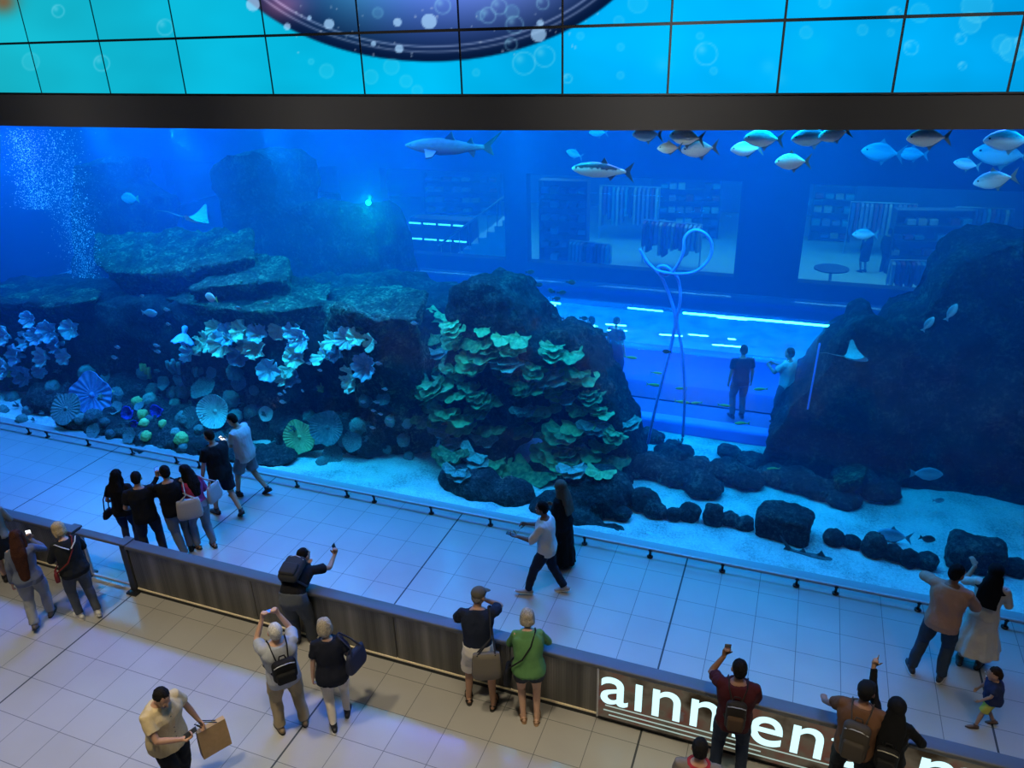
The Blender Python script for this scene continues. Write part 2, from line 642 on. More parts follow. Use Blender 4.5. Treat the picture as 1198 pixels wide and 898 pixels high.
for ri, (z0, z1) in enumerate(ROWS):
    fine = ri < 2
    for a, b in zip(us_[:-1], us_[1:]):
        nu, nv = (int((b - a) / .019), int((z1 - z0) / .019)) if fine else (10, 8)
        ua = np.linspace(a + .014, b - .014, nu + 1)
        za = np.linspace(z0, z1, nv + 1)
        U_, Z_ = np.meshgrid(ua, za)
        P = np.stack([U_.ravel(), bulge(U_.ravel()) + .004, Z_.ravel()], -1)
        me = bpy.data.meshes.new('screen_panel')
        idx = np.arange((nu + 1) * (nv + 1)).reshape(nv + 1, nu + 1)
        fs = np.stack([idx[:-1, :-1], idx[:-1, 1:], idx[1:, 1:], idx[1:, :-1]], -1).reshape(-1, 4)
        me.from_pydata(P.tolist(), [], fs.tolist())
        px, py = project(P)
        col = screen_colour(px, py)
        lin = np.where(col <= .04045, col / 12.92, ((col + .055) / 1.055) ** 2.4)
        if not fine: lin = lin * np.array([.25, .25, .6])
        # seen at a slant, each panel has its own slight tone
        lin = lin * (1 + .05 * math.sin(a * 3.1 + ri))
        ca = me.color_attributes.new('picture', 'FLOAT_COLOR', 'POINT')
        ca.data.foreach_set('color', np.concatenate([lin, np.ones((len(lin), 1))], 1).astype(np.float32).ravel())
        me.materials.append(M_SCREEN)
        o = bpy.data.objects.new('screen_panel', me)
        COL.objects.link(o)
        o.parent = vw
        o.location = (6, 1, -ZL)

# ================================================================== KICK RAIL along the window
M_STEEL = simple('brushed_steel', (.50, .50, .52, 1), .45, metal=.35, bump=.05, bscale=120)
M_DARKSTEEL = simple('dark_steel', (.05, .055, .06, 1), .4, metal=.8)
kr = thing('guard_rail', 'low steel guard rail on short posts along the foot of the aquarium window', 'rail', (-8, -.17, 0))
o = MB().tube([(-21, 0, .16), (13, 0, .16)], .021, 12).build('rail_tube', M_STEEL, kr, smooth=True)
for px, py in [(31,505),(55,508),(102,518),(154,528),(206,538),(233,543),(348,565),(408,575),(440,581),(505,596),(574,610),(684,632),(760,649),(845,665),(932,682),(978,691),(1075,712),(1177,731)]:
    u = on_z(px, py, .07)[0]
    p = MB().tube([(u + 8, 0, 0), (u + 8, 0, .02)], .05, 14, caps='flat')
    p.tube([(u + 8, 0, .01), (u + 8, 0, .145)], .02, 10, caps='flat')
    p.ell((u + 8, 0, .14), (.036, .04, .03))
    p.build('rail_post', M_DARKSTEEL, kr, smooth=True)

# ================================================================== BARRIER with LED ticker
BF, BH = -3.76, .95       # front face, height
m, t, out = nt('ribbed_metal_panel')
b = N(t, 'ShaderNodeBsdfPrincipled', i_Roughness=.42, i_Metallic=.75)
L(t, b, 0, out, 0)
tc = N(t, 'ShaderNodeTexCoord')
wv = N(t, 'ShaderNodeTexWave', wave_type='BANDS', bands_direction='X', i_Scale=9.0)
L(t, tc, 'Object', wv, 'Vector')
nz = N(t, 'ShaderNodeTexNoise', i_Scale=2.0, i_Detail=2.0)
mp = N(t, 'ShaderNodeMapping'); mp.inputs['Scale'].default_value = (2.2, 1, .05)
L(t, tc, 'Object', mp, 'Vector'); L(t, mp, 0, nz, 'Vector')
rp = ramp(t, [(.35, (.10, .10, .095, 1)), (.7, (.27, .265, .25, 1))])
L(t, nz, 'Fac', rp, 0); L(t, rp, 0, b, 'Base Color')
bp = N(t, 'ShaderNodeBump', i_Strength=.35, i_Distance=.01)
L(t, wv, 'Fac', bp, 'Height'); L(t, bp, 0, b, 'Normal')
M_PANEL = m
M_RAILTOP = simple('satin_grey_rail', (.10, .105, .115, 1), .5, metal=.3)
M_BRASS = simple('pale_kick_trim', (.90, .78, .55, 1), .4, metal=.1)

def barrier(u0, u1, seams_u, label, sign=None):
    t_ = thing('barrier', label, 'barrier', ((u0 + u1) / 2, BF + .1, 0))
    cx = (u0 + u1) / 2
    edges = [u0] + list(seams_u) + [u1]
    for a, b in zip(edges[:-1], edges[1:]):
        if sign and a >= sign - .01: continue
        MB().rbox(((a + b) / 2 - cx, 0, .47), (b - a - .008, .11, .80), .012).build('panel', M_PANEL, t_)
    MB().rbox((0, -.01, BH - .04), (u1 - u0, .20, .07), .022).build('top_rail', M_RAILTOP, t_, smooth=True)
    MB().box((0, .01, .035), (u1 - u0, .13, .07)).build('base', M_DARKSTEEL, t_)
    MB().rbox((0, -.055, .085), (u1 - u0, .03, .03), .006).build('base_trim', M_BRASS, t_)
    return t_

US = -1.70   # where the ticker starts
b1 = barrier(-9.36, 9.0, [-7.0, -4.62, -2.9 + .0, US], 'long grey metal barrier dividing the floor, with ribbed panels and a steel top rail', sign=US)
b0 = barrier(-13.6, -10.62, [-12.1], 'short grey barrier section before the glass gate at far side')
b0['label'] = 'short grey barrier section standing left of the glass gate'

for u, lb in ((-9.42, 'dark steel gate post between the glass gate and the long barrier'), (-10.52, 'dark steel gate post beside the blonde woman')):
    p = thing('gate_post', lb, 'post', (u, BF + .1, 0))
    MB().rbox((0, 0, .49), (.14, .18, .93), .02).build('column', simple('post_paint', (.06, .065, .07, 1), .4, metal=.6), p)
    MB().rbox((0, -.02, .02), (.2, .3, .04), .01).build('base_plate', M_DARKSTEEL, p)
    MB().rbox((0, -.005, BH + .0), (.17, .22, .04), .012).build('cap', M_RAILTOP, p)
g = thing('glass_gate', 'clear glass gate panel in a steel frame between two posts', 'gate', (-9.95, BF + .1, 0))
m = pane_mat('clear_gate_glass', (.85, .92, .95, 1), .03, .03)
MB().box((0, 0, .47), (.86, .02, .78)).build('glass_pane', m, g)
fm = MB()
fm.box((-.43, 0, .47), (.03, .04, .84)).box((.43, 0, .47), (.03, .04, .84)).box((0, 0, .07), (.86, .04, .035))
fm.build('gate_frame', M_STEEL, g)
MB().rbox((0, -.01, BH - .03), (.92, .16, .05), .02).build('top_rail', M_RAILTOP, g, smooth=True)

# ---- ticker
tk = thing('ticker_sign', 'lit ticker screen on the barrier front showing large white letters', 'sign', (0, BF, 0))
m, t, out = nt('ticker_picture')
geo = N(t, 'ShaderNodeNewGeometry'); sp = N(t, 'ShaderNodeSeparateXYZ'); L(t, geo, 'Position', sp, 0)
nz = N(t, 'ShaderNodeTexNoise', i_Scale=1.6, i_Detail=4.0); L(t, geo, 'Position', nz, 'Vector')
rp = ramp(t, [(.38, srgb(46, 38, 28)), (.5, srgb(92, 84, 70)), (.6, srgb(96, 62, 52)), (.68, srgb(88, 112, 112))]); L(t, nz, 'Fac', rp, 0)
e1 = N(t, 'ShaderNodeEmission', i_Strength=.75); L(t, rp, 0, e1, 0); L(t, e1, 0, out, 0)
MB().box((3.65, .02, .49), (2 * 5.35, .06, .76)).build('screen', m, tk)
M_GLOW = emis('ticker_white', srgb(205, 250, 255), 1.25)
M_LINE = emis('ticker_line', srgb(190, 215, 205), .7)
ln = MB()
for z, a, b in ((.325, -1.6, 1.1), (.245, -1.62, .3), (.175, -1.55, .9), (.2, .9, 4), (.14, 1.0, 4)):
    ln.box(((a + b) / 2, -.012, z), (b - a, .01, .014))
ln.build('picture_lines', M_LINE, tk)
MB().box((US - .0, -.01, .5), (.02, .03, .8)).build('end_trim', M_STEEL, tk)
def letters(txt, u0, zb, h, name='lettering', width=None):
    cu = bpy.data.curves.new('lettering', 'FONT')
    cu.body = txt
    cu.size = h
    cu.extrude = .008
    cu.offset = .003
    cu.space_character = 1.05
    o = bpy.data.objects.new('lettering', cu)
    COL.objects.link(o)
    bpy.context.view_layer.update()
    dg = bpy.context.evaluated_depsgraph_get()
    me = bpy.data.meshes.new_from_object(o.evaluated_get(dg))
    bpy.data.objects.remove(o)
    me.materials.clear(); me.materials.append(M_GLOW)
    a = get_co(me)
    w_ = a[:, 0].max() - a[:, 0].min()
    sx = (width / w_) if width else 1
    a = np.stack([(a[:, 0] - a[:, 0].min()) * sx + u0, -.022 - a[:, 2], a[:, 1] + zb], -1)
    a[:, 2] = np.minimum(a[:, 2], .868)
    set_co(me, a)
    o = bpy.data.objects.new(name, me)
    COL.objects.link(o)
    o.parent = tk
    return o
letters('a\u0131nment', -1.66, .385, .93, width=2.98)
letters('mo', 1.93, .385, .93, width=1.15)
# ================================================================== TANK SHELL, WATER, LIGHT
TX0, TX1, TY1 = -27.0, 10.0, 12.5
WZ = 7.7
m, t, out = nt('clear_blue_water')
vs = N(t, 'ShaderNodeVolumeScatter', i_Color=(.05, .40, 1.0, 1), i_Density=.031, i_Anisotropy=.25)
va = N(t, 'ShaderNodeVolumeAbsorption', i_Color=(.04, .79, .945, 1), i_Density=.20)
ad = N(t, 'ShaderNodeAddShader')
L(t, vs, 0, ad, 0); L(t, va, 0, ad, 1); L(t, ad, 0, out, 'Volume')
wt = MB().box(((TX0 + TX1) / 2, .16 + 10.9, WZ / 2 - .5), (TX1 - TX0 + 2, 21.8, WZ + 1.0)).build('water', m)
tag(wt, 'clear blue water filling the aquarium', 'water', kind='structure')

def area(name, loc, size, power, col, target=None, spread=180):
    ld = bpy.data.lights.new(name, 'AREA')
    ld.shape = 'RECTANGLE'
    ld.size, ld.size_y = size
    ld.energy = power
    ld.color = col
    ld.spread = R(spread)
    o = bpy.data.objects.new(name, ld)
    COL.objects.link(o)
    o.location = loc
    if target is not None:
        d = Vector(target) - Vector(loc)
        o.rotation_euler = d.to_track_quat('-Z', 'Y').to_euler()
    return o
BL = (.01, .48, 1.0)
area('tank_lamp', (-20, 6, 7.6), (9, 9), 1800, BL, (-20, 6.01, 0))
area('tank_lamp', (-11, 6, 7.6), (9, 9), 1600, BL, (-11, 6.01, 0))
area('tank_lamp', (-2, 6, 7.6), (9, 9), 1400, BL, (-2, 6.01, 0))
area('tank_lamp', (6, 6, 7.6), (7, 9), 160, BL, (6, 6.01, 0))
# a row of floodlights behind the beam washing the reef fronts and the sand
for x, p in ((-18, 230), (-13, 230), (-8.5, 190), (-4.5, 170), (-.5, 230), (3.5, 120)):
    area('reef_flood_lamp', (x, 1.3, 7.4), (1.2, .6), p, (.0, .50, 1.0), (x, 2.6, 0), 130)
# spots close behind the window top, lighting the coral clusters and the fish from the front
for x, p, tx, ty, tz in ((-15.5, 150, -14.5, 1.6, .6), (-12.6, 290, -11.6, 1.4, 2.2), (-10.6, 330, -10.0, 1.4, 2.3), (-8.6, 330, -8.4, 1.4, 2.3), (-6.0, 150, -6.0, 1.7, 2.2), (-4.2, 170, -4.0, 1.8, 1.6), (-2.6, 60, -1.5, 2.0, 3.5), (1.6, 60, 2.0, 2.0, 3.5)):
    area('coral_spot_lamp', (x, .42, 6.75), (.5, .3), p * .20, (.03, .56, 1.0), (tx, ty, tz), 80)
for x in (-12, -7, -2, 3): area('fish_fill_light', (x, -10.4, 8.8), (.4, .3), 12, (1.0, .95, .87), (x, 0, 6.9), 34)  # unseen fill lights added to brighten the silver fish and the beam
# unseen fill lights added in the tank, tilted out to lay blue on the walkway
for x, p in ((-17, 230), (-12, 215), (-7, 180), (-2, 100), (3, 52)):
    area('walkway_fill_light', (x, 2.2, 7.45), (3, .5), p, (.12, .13, 1.0), (x, -2.0, 0), 74)
# hall downlights, high above the near side of the barrier
for x in (-10, -6.5, -3, .5, 4):
    area('hall_downlight', (x, -7.6, 11), (.5, .5), 62, (1.0, .85, .58), (x, -6.6, 0), 62)
area('hall_lamp', (-3, -9, 15), (6, 3), 40, (1.0, .86, .70), (-3, -4, 0), 150)
# ================================================================== REEF ROCK
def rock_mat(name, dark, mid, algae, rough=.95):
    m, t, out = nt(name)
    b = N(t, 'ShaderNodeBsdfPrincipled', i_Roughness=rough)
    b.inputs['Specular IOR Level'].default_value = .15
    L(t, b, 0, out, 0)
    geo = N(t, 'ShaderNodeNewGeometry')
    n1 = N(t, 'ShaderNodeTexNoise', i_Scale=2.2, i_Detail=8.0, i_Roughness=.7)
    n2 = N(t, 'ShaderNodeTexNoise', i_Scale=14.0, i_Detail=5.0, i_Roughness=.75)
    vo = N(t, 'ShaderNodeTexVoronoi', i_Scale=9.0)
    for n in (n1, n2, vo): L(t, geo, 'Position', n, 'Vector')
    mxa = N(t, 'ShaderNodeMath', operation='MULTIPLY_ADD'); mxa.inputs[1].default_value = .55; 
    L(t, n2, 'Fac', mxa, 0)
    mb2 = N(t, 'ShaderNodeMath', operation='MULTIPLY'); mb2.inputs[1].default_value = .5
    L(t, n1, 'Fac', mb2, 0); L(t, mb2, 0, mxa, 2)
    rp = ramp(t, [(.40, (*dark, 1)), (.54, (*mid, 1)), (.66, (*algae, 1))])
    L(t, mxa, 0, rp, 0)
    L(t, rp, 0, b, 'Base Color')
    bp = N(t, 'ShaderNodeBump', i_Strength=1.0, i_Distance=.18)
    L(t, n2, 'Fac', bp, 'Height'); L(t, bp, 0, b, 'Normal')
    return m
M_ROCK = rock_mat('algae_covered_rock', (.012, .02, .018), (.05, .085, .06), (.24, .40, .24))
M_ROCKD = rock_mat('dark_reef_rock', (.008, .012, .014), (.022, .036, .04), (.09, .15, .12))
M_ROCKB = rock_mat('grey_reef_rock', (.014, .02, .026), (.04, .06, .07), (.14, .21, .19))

def rough_post(amp, freq, oct_=5, seed=0, ridge=.0):
    def f(co, no):
        q = co * freq + seed * 7.7
        d = fbm(q, oct_, .52) * amp
        if ridge:
            d -= np.abs(fbm(q * .7 + 31, 3)) * ridge
        return co + no * d[:, None]
    return f

def slab(mb, top, thick, back=.5):
    P = [on_y(a, b, y) for a, b, y in top]
    n = len(P)
    c = sum(P) / n
    lo = []
    for p in P:
        q = p.copy()
        q[:2] = c[:2] + (q[:2] - c[:2]) * .82
        q[1] += back * .5
        q[2] -= thick
        lo.append(q)
    mb.add(P + lo, [tuple(range(n)), tuple(range(2 * n - 1, n - 1, -1))] + [((k + 1) % n, k, n + k, n + (k + 1) % n) for k in range(n)])

def prism(mb, pts, y0, depth, top_back=0.0):
    """front outline from the photograph at depth y0, running back into the tank"""
    P = [on_y(a, b, y0) for a, b in pts]
    Q = [p + np.array([0, depth, -top_back]) for p in P]
    n = len(P)
    mb.add(P + Q, [tuple(range(n)), tuple(range(2 * n - 1, n - 1, -1))] + [((k + 1) % n, k, n + k, n + (k + 1) % n) for k in range(n)])

def rock(name, label, mb, mat, vox=.07, amp=.22, freq=1.1, ridge=.12, cat='rock', group=None, seed=None):
    o = mb.build(name, mat)
    remesh(o, vox, rough_post(amp, freq, 6, len(REMESH) if seed is None else seed, ridge), smooth=3)
    tag(o, label, cat, group)
    return o

# sand
def sandz(x, y):
    p = np.stack([np.ravel(x) * .5, np.ravel(y) * .5, np.zeros(np.size(x))], -1)
    return (fbm(p, 4) * .10 + fbm(p * 6, 2) * .018)
m, t, out = nt('pale_coral_sand')
b = N(t, 'ShaderNodeBsdfPrincipled', i_Roughness=.9); L(t, b, 0, out, 0)
geo = N(t, 'ShaderNodeNewGeometry')
n1 = N(t, 'ShaderNodeTexNoise', i_Scale=26.0, i_Detail=4.0, i_Roughness=.8); L(t, geo, 'Position', n1, 'Vector')
n2 = N(t, 'ShaderNodeTexNoise', i_Scale=1.4, i_Detail=4.0); L(t, geo, 'Position', n2, 'Vector')
ma = N(t, 'ShaderNodeMath', operation='MULTIPLY_ADD'); ma.inputs[1].default_value = .5
L(t, n1, 'Fac', ma, 0); mb_ = N(t, 'ShaderNodeMath', operation='MULTIPLY'); mb_.inputs[1].default_value = .5
L(t, n2, 'Fac', mb_, 0); L(t, mb_, 0, ma, 2)
rp = ramp(t, [(.34, (.20, .22, .22, 1)), (.5, (.62, .66, .64, 1)), (.66, (.86, .88, .84, 1))]); L(t, ma, 0, rp, 0); L(t, rp, 0, b, 'Base Color')
bp = N(t, 'ShaderNodeBump', i_Strength=.8, i_Distance=.04); L(t, n1, 'Fac', bp, 'Height'); L(t, bp, 0, b, 'Normal')
gx, gy = np.meshgrid(np.linspace(TX0, TX1, 190), np.concatenate([np.linspace(.19, 5, 90), np.linspace(5.2, 12.3, 30)]))
gz = sandz(gx, gy).reshape(gx.shape) - .02
gz = np.where(gy < .45, np.maximum(gz, .015) , gz)
me = bpy.data.meshes.new('sand_bed')
idx = np.arange(gx.size).reshape(gx.shape)
me.from_pydata(np.stack([gx.ravel(), gy.ravel(), gz.ravel()], -1).tolist(), [], np.stack([idx[:-1, :-1], idx[:-1, 1:], idx[1:, 1:], idx[1:, :-1]], -1).reshape(-1, 4).tolist())
me.materials.append(m); me.polygons.foreach_set('use_smooth', [True] * len(me.polygons))
o = bpy.data.objects.new('sand_bed', me); COL.objects.link(o)
tag(o, 'pale coral sand on the bottom of the aquarium', 'sand', kind='stuff')

# --- left reef
q = MB(); slab(q, [(103,284,3.4),(112,306,2.4),(124,318,2.0),(170,320,1.9),(215,324,1.9),(265,306,1.9),(300,300,2.3),(294,268,3.8),(200,267,4.2),(110,273,4.1)], .95, .8)
rock('reef_rock', 'big flat-topped upper rock slab, topmost of the left reef, green with algae', q, M_ROCK, .05, .17, 1.9, .14)
q = MB(); slab(q, [(262,312,2.2),(214,340,1.5),(255,334,1.4),(300,326,1.6),(338,326,1.9),(339,298,2.8),(300,294,3.2)], .75, .5)
rock('reef_rock', 'smaller rock slab tucked against the lower right side of the topmost slab', q, M_ROCK, .045, .13, 2.2, .12)
q = MB(); slab(q, [(190,348,1.7),(225,356,1.4),(275,362,1.2),(330,364,1.2),(384,354,1.6),(387,328,3.0),(338,322,3.0),(230,330,2.6)], .7, .5)
rock('reef_rock', 'long rock ledge above the row of pale ruffled corals', q, M_ROCK, .05, .16, 2.0, .13)
q = MB(); slab(q, [(362,366,1.6),(400,358,1.0),(440,376,.95),(488,372,1.3),(499,342,2.5),(474,331,3.1),(400,335,3.3),(352,346,2.4)], 4.2, 1.5)
rock('reef_rock', 'tall square-shouldered rock at the right end of the left reef with a flat top', q, M_ROCK, .055, .17, 1.6, .14)
q = MB(); slab(q, [(-70,350,2.5),(0,356,1.8),(60,360,1.4),(112,350,1.5),(124,339,2.4),(60,332,3.6),(-70,328,4.2)], .55, .5)
rock('reef_rock', 'thin rock ledge jutting in from the left edge below the bubble curtain', q, M_ROCK, .06, .12, 1.5, .1)
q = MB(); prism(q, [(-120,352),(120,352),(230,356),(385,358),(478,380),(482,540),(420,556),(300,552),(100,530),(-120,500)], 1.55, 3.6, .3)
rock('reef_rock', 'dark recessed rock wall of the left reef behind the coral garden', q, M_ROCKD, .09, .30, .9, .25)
q = MB()
for px, py, y, rx, rz_ in [(20,470,1.4,1.4,.8),(90,480,1.2,1.2,.8),(160,470,1.3,1.2,.9),(150,520,.95,.9,.45),(230,500,1.2,1.1,.7),(300,500,1.4,1.1,.7),(360,500,1.4,1.0,.7),(430,500,1.5,1.0,.8),(60,505,.8,1.0,.3),(220,528,.9,.7,.3),(-60,480,1.5,1.6,.9),(420,535,1.3,.7,.3),(0,492,.05,.9,.25),(60,502,.05,.9,.25),(120,512,.02,.9,.25),(180,522,.0,.8,.25),(235,532,.0,.7,.2),(-80,485,.1,1,.25)]:
    q.ell(on_y(px, py, y + .5), (rx, .8, rz_))
for k in range(7): q.ell((-17.0 + k * .85, 1.35, .10), (.85, .75, .42))
for k in range(9): q.ell((-15.4 + k * .68, .62, .05), (.62, .42, .30 - .016 * k))
rock('reef_rock', 'lumpy coral-covered rock bank at the foot of the left reef behind the guard rail', q, M_ROCKB, .055, .16, 2.0, .12)
# --- centre rock
q = MB()
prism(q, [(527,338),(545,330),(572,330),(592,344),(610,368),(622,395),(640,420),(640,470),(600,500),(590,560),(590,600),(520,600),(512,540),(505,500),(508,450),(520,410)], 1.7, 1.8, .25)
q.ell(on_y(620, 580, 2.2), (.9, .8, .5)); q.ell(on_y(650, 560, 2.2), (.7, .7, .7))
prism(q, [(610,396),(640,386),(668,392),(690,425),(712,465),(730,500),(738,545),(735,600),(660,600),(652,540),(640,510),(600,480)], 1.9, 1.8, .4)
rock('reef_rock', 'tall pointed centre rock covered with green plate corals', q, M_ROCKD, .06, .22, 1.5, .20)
q = MB(); q.ell(on_y(560, 575, .95), (.62, .5, .5)).ell(on_y(600, 580, .9), (.5, .4, .35)).ell(on_y(540, 560, 1.1), (.5, .5, .4))
rock('reef_rock', 'round dark boulder at the foot of the plate coral rock by the guard rail', q, M_ROCKB, .05, .10, 2.2, .06)
q = MB(); q.ell(on_y(675, 612, .55), (.55, .3, .30)).ell(on_y(650, 596, .75), (.5, .4, .35)).ell(on_y(715, 626, .45), (.35, .22, .18)).ell(on_y(700, 575, 1.2), (.7, .6, .5))
rock('reef_rock', 'low dark rock against the window behind the woman in black', q, M_ROCKB, .045, .10, 2.4, .06)
# --- right rocks
q = MB()
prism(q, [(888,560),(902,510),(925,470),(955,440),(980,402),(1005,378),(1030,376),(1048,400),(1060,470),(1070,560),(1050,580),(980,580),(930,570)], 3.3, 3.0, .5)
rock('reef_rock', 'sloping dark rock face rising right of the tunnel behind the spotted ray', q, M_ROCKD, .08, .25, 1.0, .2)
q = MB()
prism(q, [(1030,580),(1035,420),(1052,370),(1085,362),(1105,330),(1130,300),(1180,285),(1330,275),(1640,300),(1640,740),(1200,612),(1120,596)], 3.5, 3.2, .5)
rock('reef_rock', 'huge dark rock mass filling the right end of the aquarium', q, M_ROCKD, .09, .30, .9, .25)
# --- far rock behind on the left
q = MB()
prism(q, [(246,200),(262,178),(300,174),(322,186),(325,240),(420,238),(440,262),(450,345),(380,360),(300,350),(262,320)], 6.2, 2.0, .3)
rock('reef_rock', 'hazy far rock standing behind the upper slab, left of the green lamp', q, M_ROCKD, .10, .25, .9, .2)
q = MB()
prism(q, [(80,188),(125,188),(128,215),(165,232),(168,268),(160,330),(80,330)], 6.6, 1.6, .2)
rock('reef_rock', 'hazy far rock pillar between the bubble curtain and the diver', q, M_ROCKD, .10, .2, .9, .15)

def rotz0(d): c, s = math.cos(R(d)), math.sin(R(d)); return np.array([[c, -s, 0], [s, c, 0], [0, 0, 1.]])
# --- boulders standing on the sand
BOULD = [(766,597,15,10,.9,'small dark boulder, first of the row on the sand from the centre rock'),
 (788,601,10,9,.8,'small dark boulder, second of the row on the sand from the centre rock'),
 (806,599,14,12,.9,'rounded dark boulder just left of the upright egg-shaped one'),
 (833,601,13,16,1.1,'upright egg-shaped boulder on the sand with a smooth dark face'),
 (853,607,12,9,.8,'dark knobbly boulder touching the right side of the upright egg-shaped one'),
 (870,612,13,9,.8,'knobbly boulder between the egg-shaped boulder and the flat-topped big one'),
 (975,628,13,12,.9,'round boulder right of the big flat-topped boulder'),
 (996,634,12,8,.7,'low stone left of the round-headed boulder on the right sand'),
 (1021,637,15,15,1.0,'round-headed boulder in the middle of the right sand row'),
 (1044,646,13,9,.7,'low pebbly stone right of the round-headed boulder'),
 (1063,652,12,10,.8,'small dark stone left of the pair beside the broad right boulder'),
 (1084,656,14,10,.8,'small dark stone touching the broad right boulder'),
 (1186,664,16,10,.8,'low dark stone at the right edge of the sand behind the woman in white'),
 (726,600,14,8,.8,'small dark stone at the right foot of the centre rock'),
 (752,585,20,13,.9,'dark lump of rock between centre rock and the boulder row')]
for px, py, rx, rz_, dy, lb in BOULD:
    p = on_z(px, py + rz_ * .8, 0)
    s = px_size(p[1], px, py)
    q = MB(); q.ell((p[0], p[1] + rx * s * .3, rz_ * s * .62), (rx * s, rx * s * .8, rz_ * s * 1.25))
    rock('boulder', lb, q, M_ROCKB, .03, .05, 5, .04, 'boulder', 'boulders in a row on the sand')
p = on_z(914, 636, 0); q = MB(); q.rbox((p[0], p[1] + .3, .20), (.90, .62, .62), .12, rotz0(-8)); q.rbox((p[0] - .06, p[1] + .32, .42), (.66, .5, .24), .1, rotz0(6))
rock('boulder', 'big flat-topped boulder on the sand, largest of the row', q, M_ROCKB, .035, .06, 3.5, .05, 'boulder')
p = on_z(1142, 672, 0); q = MB(); q.rbox((p[0], p[1] + .3, .18), (.86, .6, .56), .14, rotz0(-6)); q.ell((p[0] + .3, p[1] + .3, .40), (.1, .1, .1)); q.ell((p[0] - .25, p[1] + .3, .40), (.1, .1, .1))
rock('boulder', 'broad dark boulder on the sand behind the man in the peach shirt', q, M_ROCKB, .035, .06, 3.5, .05, 'boulder')
# rubble bank between the sand and the tunnel
RUB = [(758,545,24),(785,530,20),(790,556,22),(815,548,18),(820,568,22),(848,552,22),(870,560,20),(880,540,18),(905,556,20),(930,562,22),(760,512,14),(955,572,22),(850,530,14),(1000,560,26),(985,585,20),(1030,575,22)]
PLACE = ['left end', 'upper left', 'lower left', 'middle left', 'lower centre', 'middle', 'centre right', 'upper right', 'right', 'far right', 'topmost', 'right end, beside the pale slab', 'upper middle', 'pale slab side', 'bottom right', 'foot of the dark rock face']
for (px, py, r), pl in zip(RUB, PLACE):
    p = on_z(px, py + r * .5, 0)
    s = px_size(p[1], px, py)
    q = MB(); q.ell((p[0], p[1] + .2, r * s * .35), (r * s * 1.15, r * s, r * s * .62))
    rock('rubble_rock', 'dark knobbly rubble rock in the bank before the tunnel, ' + pl, q, M_ROCKB, .04, .10, 3.2, .06, 'rock', 'rubble rocks between sand and tunnel')
q = MB(); slab(q, [(975,556,2.6),(985,566,2.4),(1012,556,2.6),(1016,545,3.0),(1004,540,3.3),(984,546,3.2)], .35, 0)
rock('rubble_rock', 'pale leaning stone slab at the foot of the right rock face', q, M_ROCK, .03, .04, 4, .03, 'rock')

# ================================================================== REAR WALL, TUNNEL
M_REAR = simple('deep_blue_tank_wall', (.02, .05, .10, 1), .8)
def solid(name, boxes, mat, label=None, cat=None):
    q = MB()
    for c, s in boxes: q.box(c, s)
    o = q.build(name, mat)
    tag(o, label, cat, kind='structure')
    return o
RY = 12.55  # rear wall opened with an added window to show the reflected shop
cols = []
for pa, pb in [(-200, 90), (182, 200), (262, 318), (400, 448), (590, 616), (866, 945), (1290, 1500)]:
    a, b = on_y(pa, 240, RY)[0], on_y(pb, 240, RY)[0]
    cols.append((a, b))
solid('wall_rear', [((-9, RY + .2, .45), (50, .4, 1.5)), ((-9, RY + .2, 6.1), (50, .4, 4.1))], M_REAR, 'rear wall of the tank below and above its added back window', 'wall')
for k, (a, b) in enumerate(cols):
    solid('trim_%d' % (3 + k), [(((a + b) / 2, RY + .2, 2.6), (b - a, .42, 3.2))], M_REAR, 'dark pier between panes of the added back window of the tank, %s from left' % ORD[k], 'pier')
solid('window_2', [((-9, RY + .1, 2.6), (48, .04, 2.9))], M_ACRYL, 'added back window of the tank towards the reflected shop', 'window')
solid('wall_left', [((TX0 - .6, 6.5, 3.3), (.4, 13, 9))], M_REAR, 'left end wall of the tank', 'wall')
solid('wall_right', [((TX1 + .6, 6.5, 3.3), (.4, 13, 9))], M_REAR, 'right end wall of the tank', 'wall')
solid('ceiling', [((-8.5, 6.8, 8.35), (42, 13, .2))], M_REAR, 'dark ceiling over the tank', 'ceiling')

# acrylic tunnel
tun = thing('walk_through_tunnel', 'long clear walk-through tunnel glowing blue on the tank floor behind the rocks', 'tunnel', (-6, 6.6, 0))
m, t, out = nt('clear_tunnel_acrylic')
tr = N(t, 'ShaderNodeBsdfTransparent', i_Color=(.95, .98, 1, 1)); gl = N(t, 'ShaderNodeBsdfGlossy', i_Roughness=.12, i_Color=(.8, .9, 1, 1))
lw = N(t, 'ShaderNodeLayerWeight', i_Blend=.25); mt_ = N(t, 'ShaderNodeMath', operation='MULTIPLY'); mt_.inputs[1].default_value = .30
mxs = N(t, 'ShaderNodeMixShader')
L(t, lw, 'Facing', mt_, 0); L(t, mt_, 0, mxs, 0); L(t, tr, 0, mxs, 1); L(t, gl, 0, mxs, 2); L(t, mxs, 0, out, 0)
prof = [(-2.0, .2), (-2.0, 1.1)] + [(-2.0 * math.cos(a), 1.1 + 1.35 * math.sin(a)) for a in np.linspace(.1, math.pi - .1, 22)] + [(2.0, 1.1), (2.0, .2)]
q = MB(); q.loft([[(x, y, z) for y, z in prof] for x in np.linspace(-7.4, 15, 35)], cap=False, close=False)
q.build('acrylic_shell', m, tun, smooth=True)
M_TSLAB = simple('tunnel_plinth', (.16, .22, .85, 1), .6)
MB().rbox((3.8, -2.05, .10), (22.4, .36, .34), .08).rbox((3.8, 2.05, .10), (22.4, .36, .34), .08).build('plinth', M_TSLAB, tun)
MB().box((3.8, 0, .12), (22.4, 3.7, .2)).build('walkway', simple('tunnel_walkway', (.06, .09, .2, 1), .5), tun)
MB().box((3.8, -.7, .235), (22.4, .9, .03)).build('moving_belt', simple('tunnel_belt', (.03, .05, .12, 1), .5), tun)
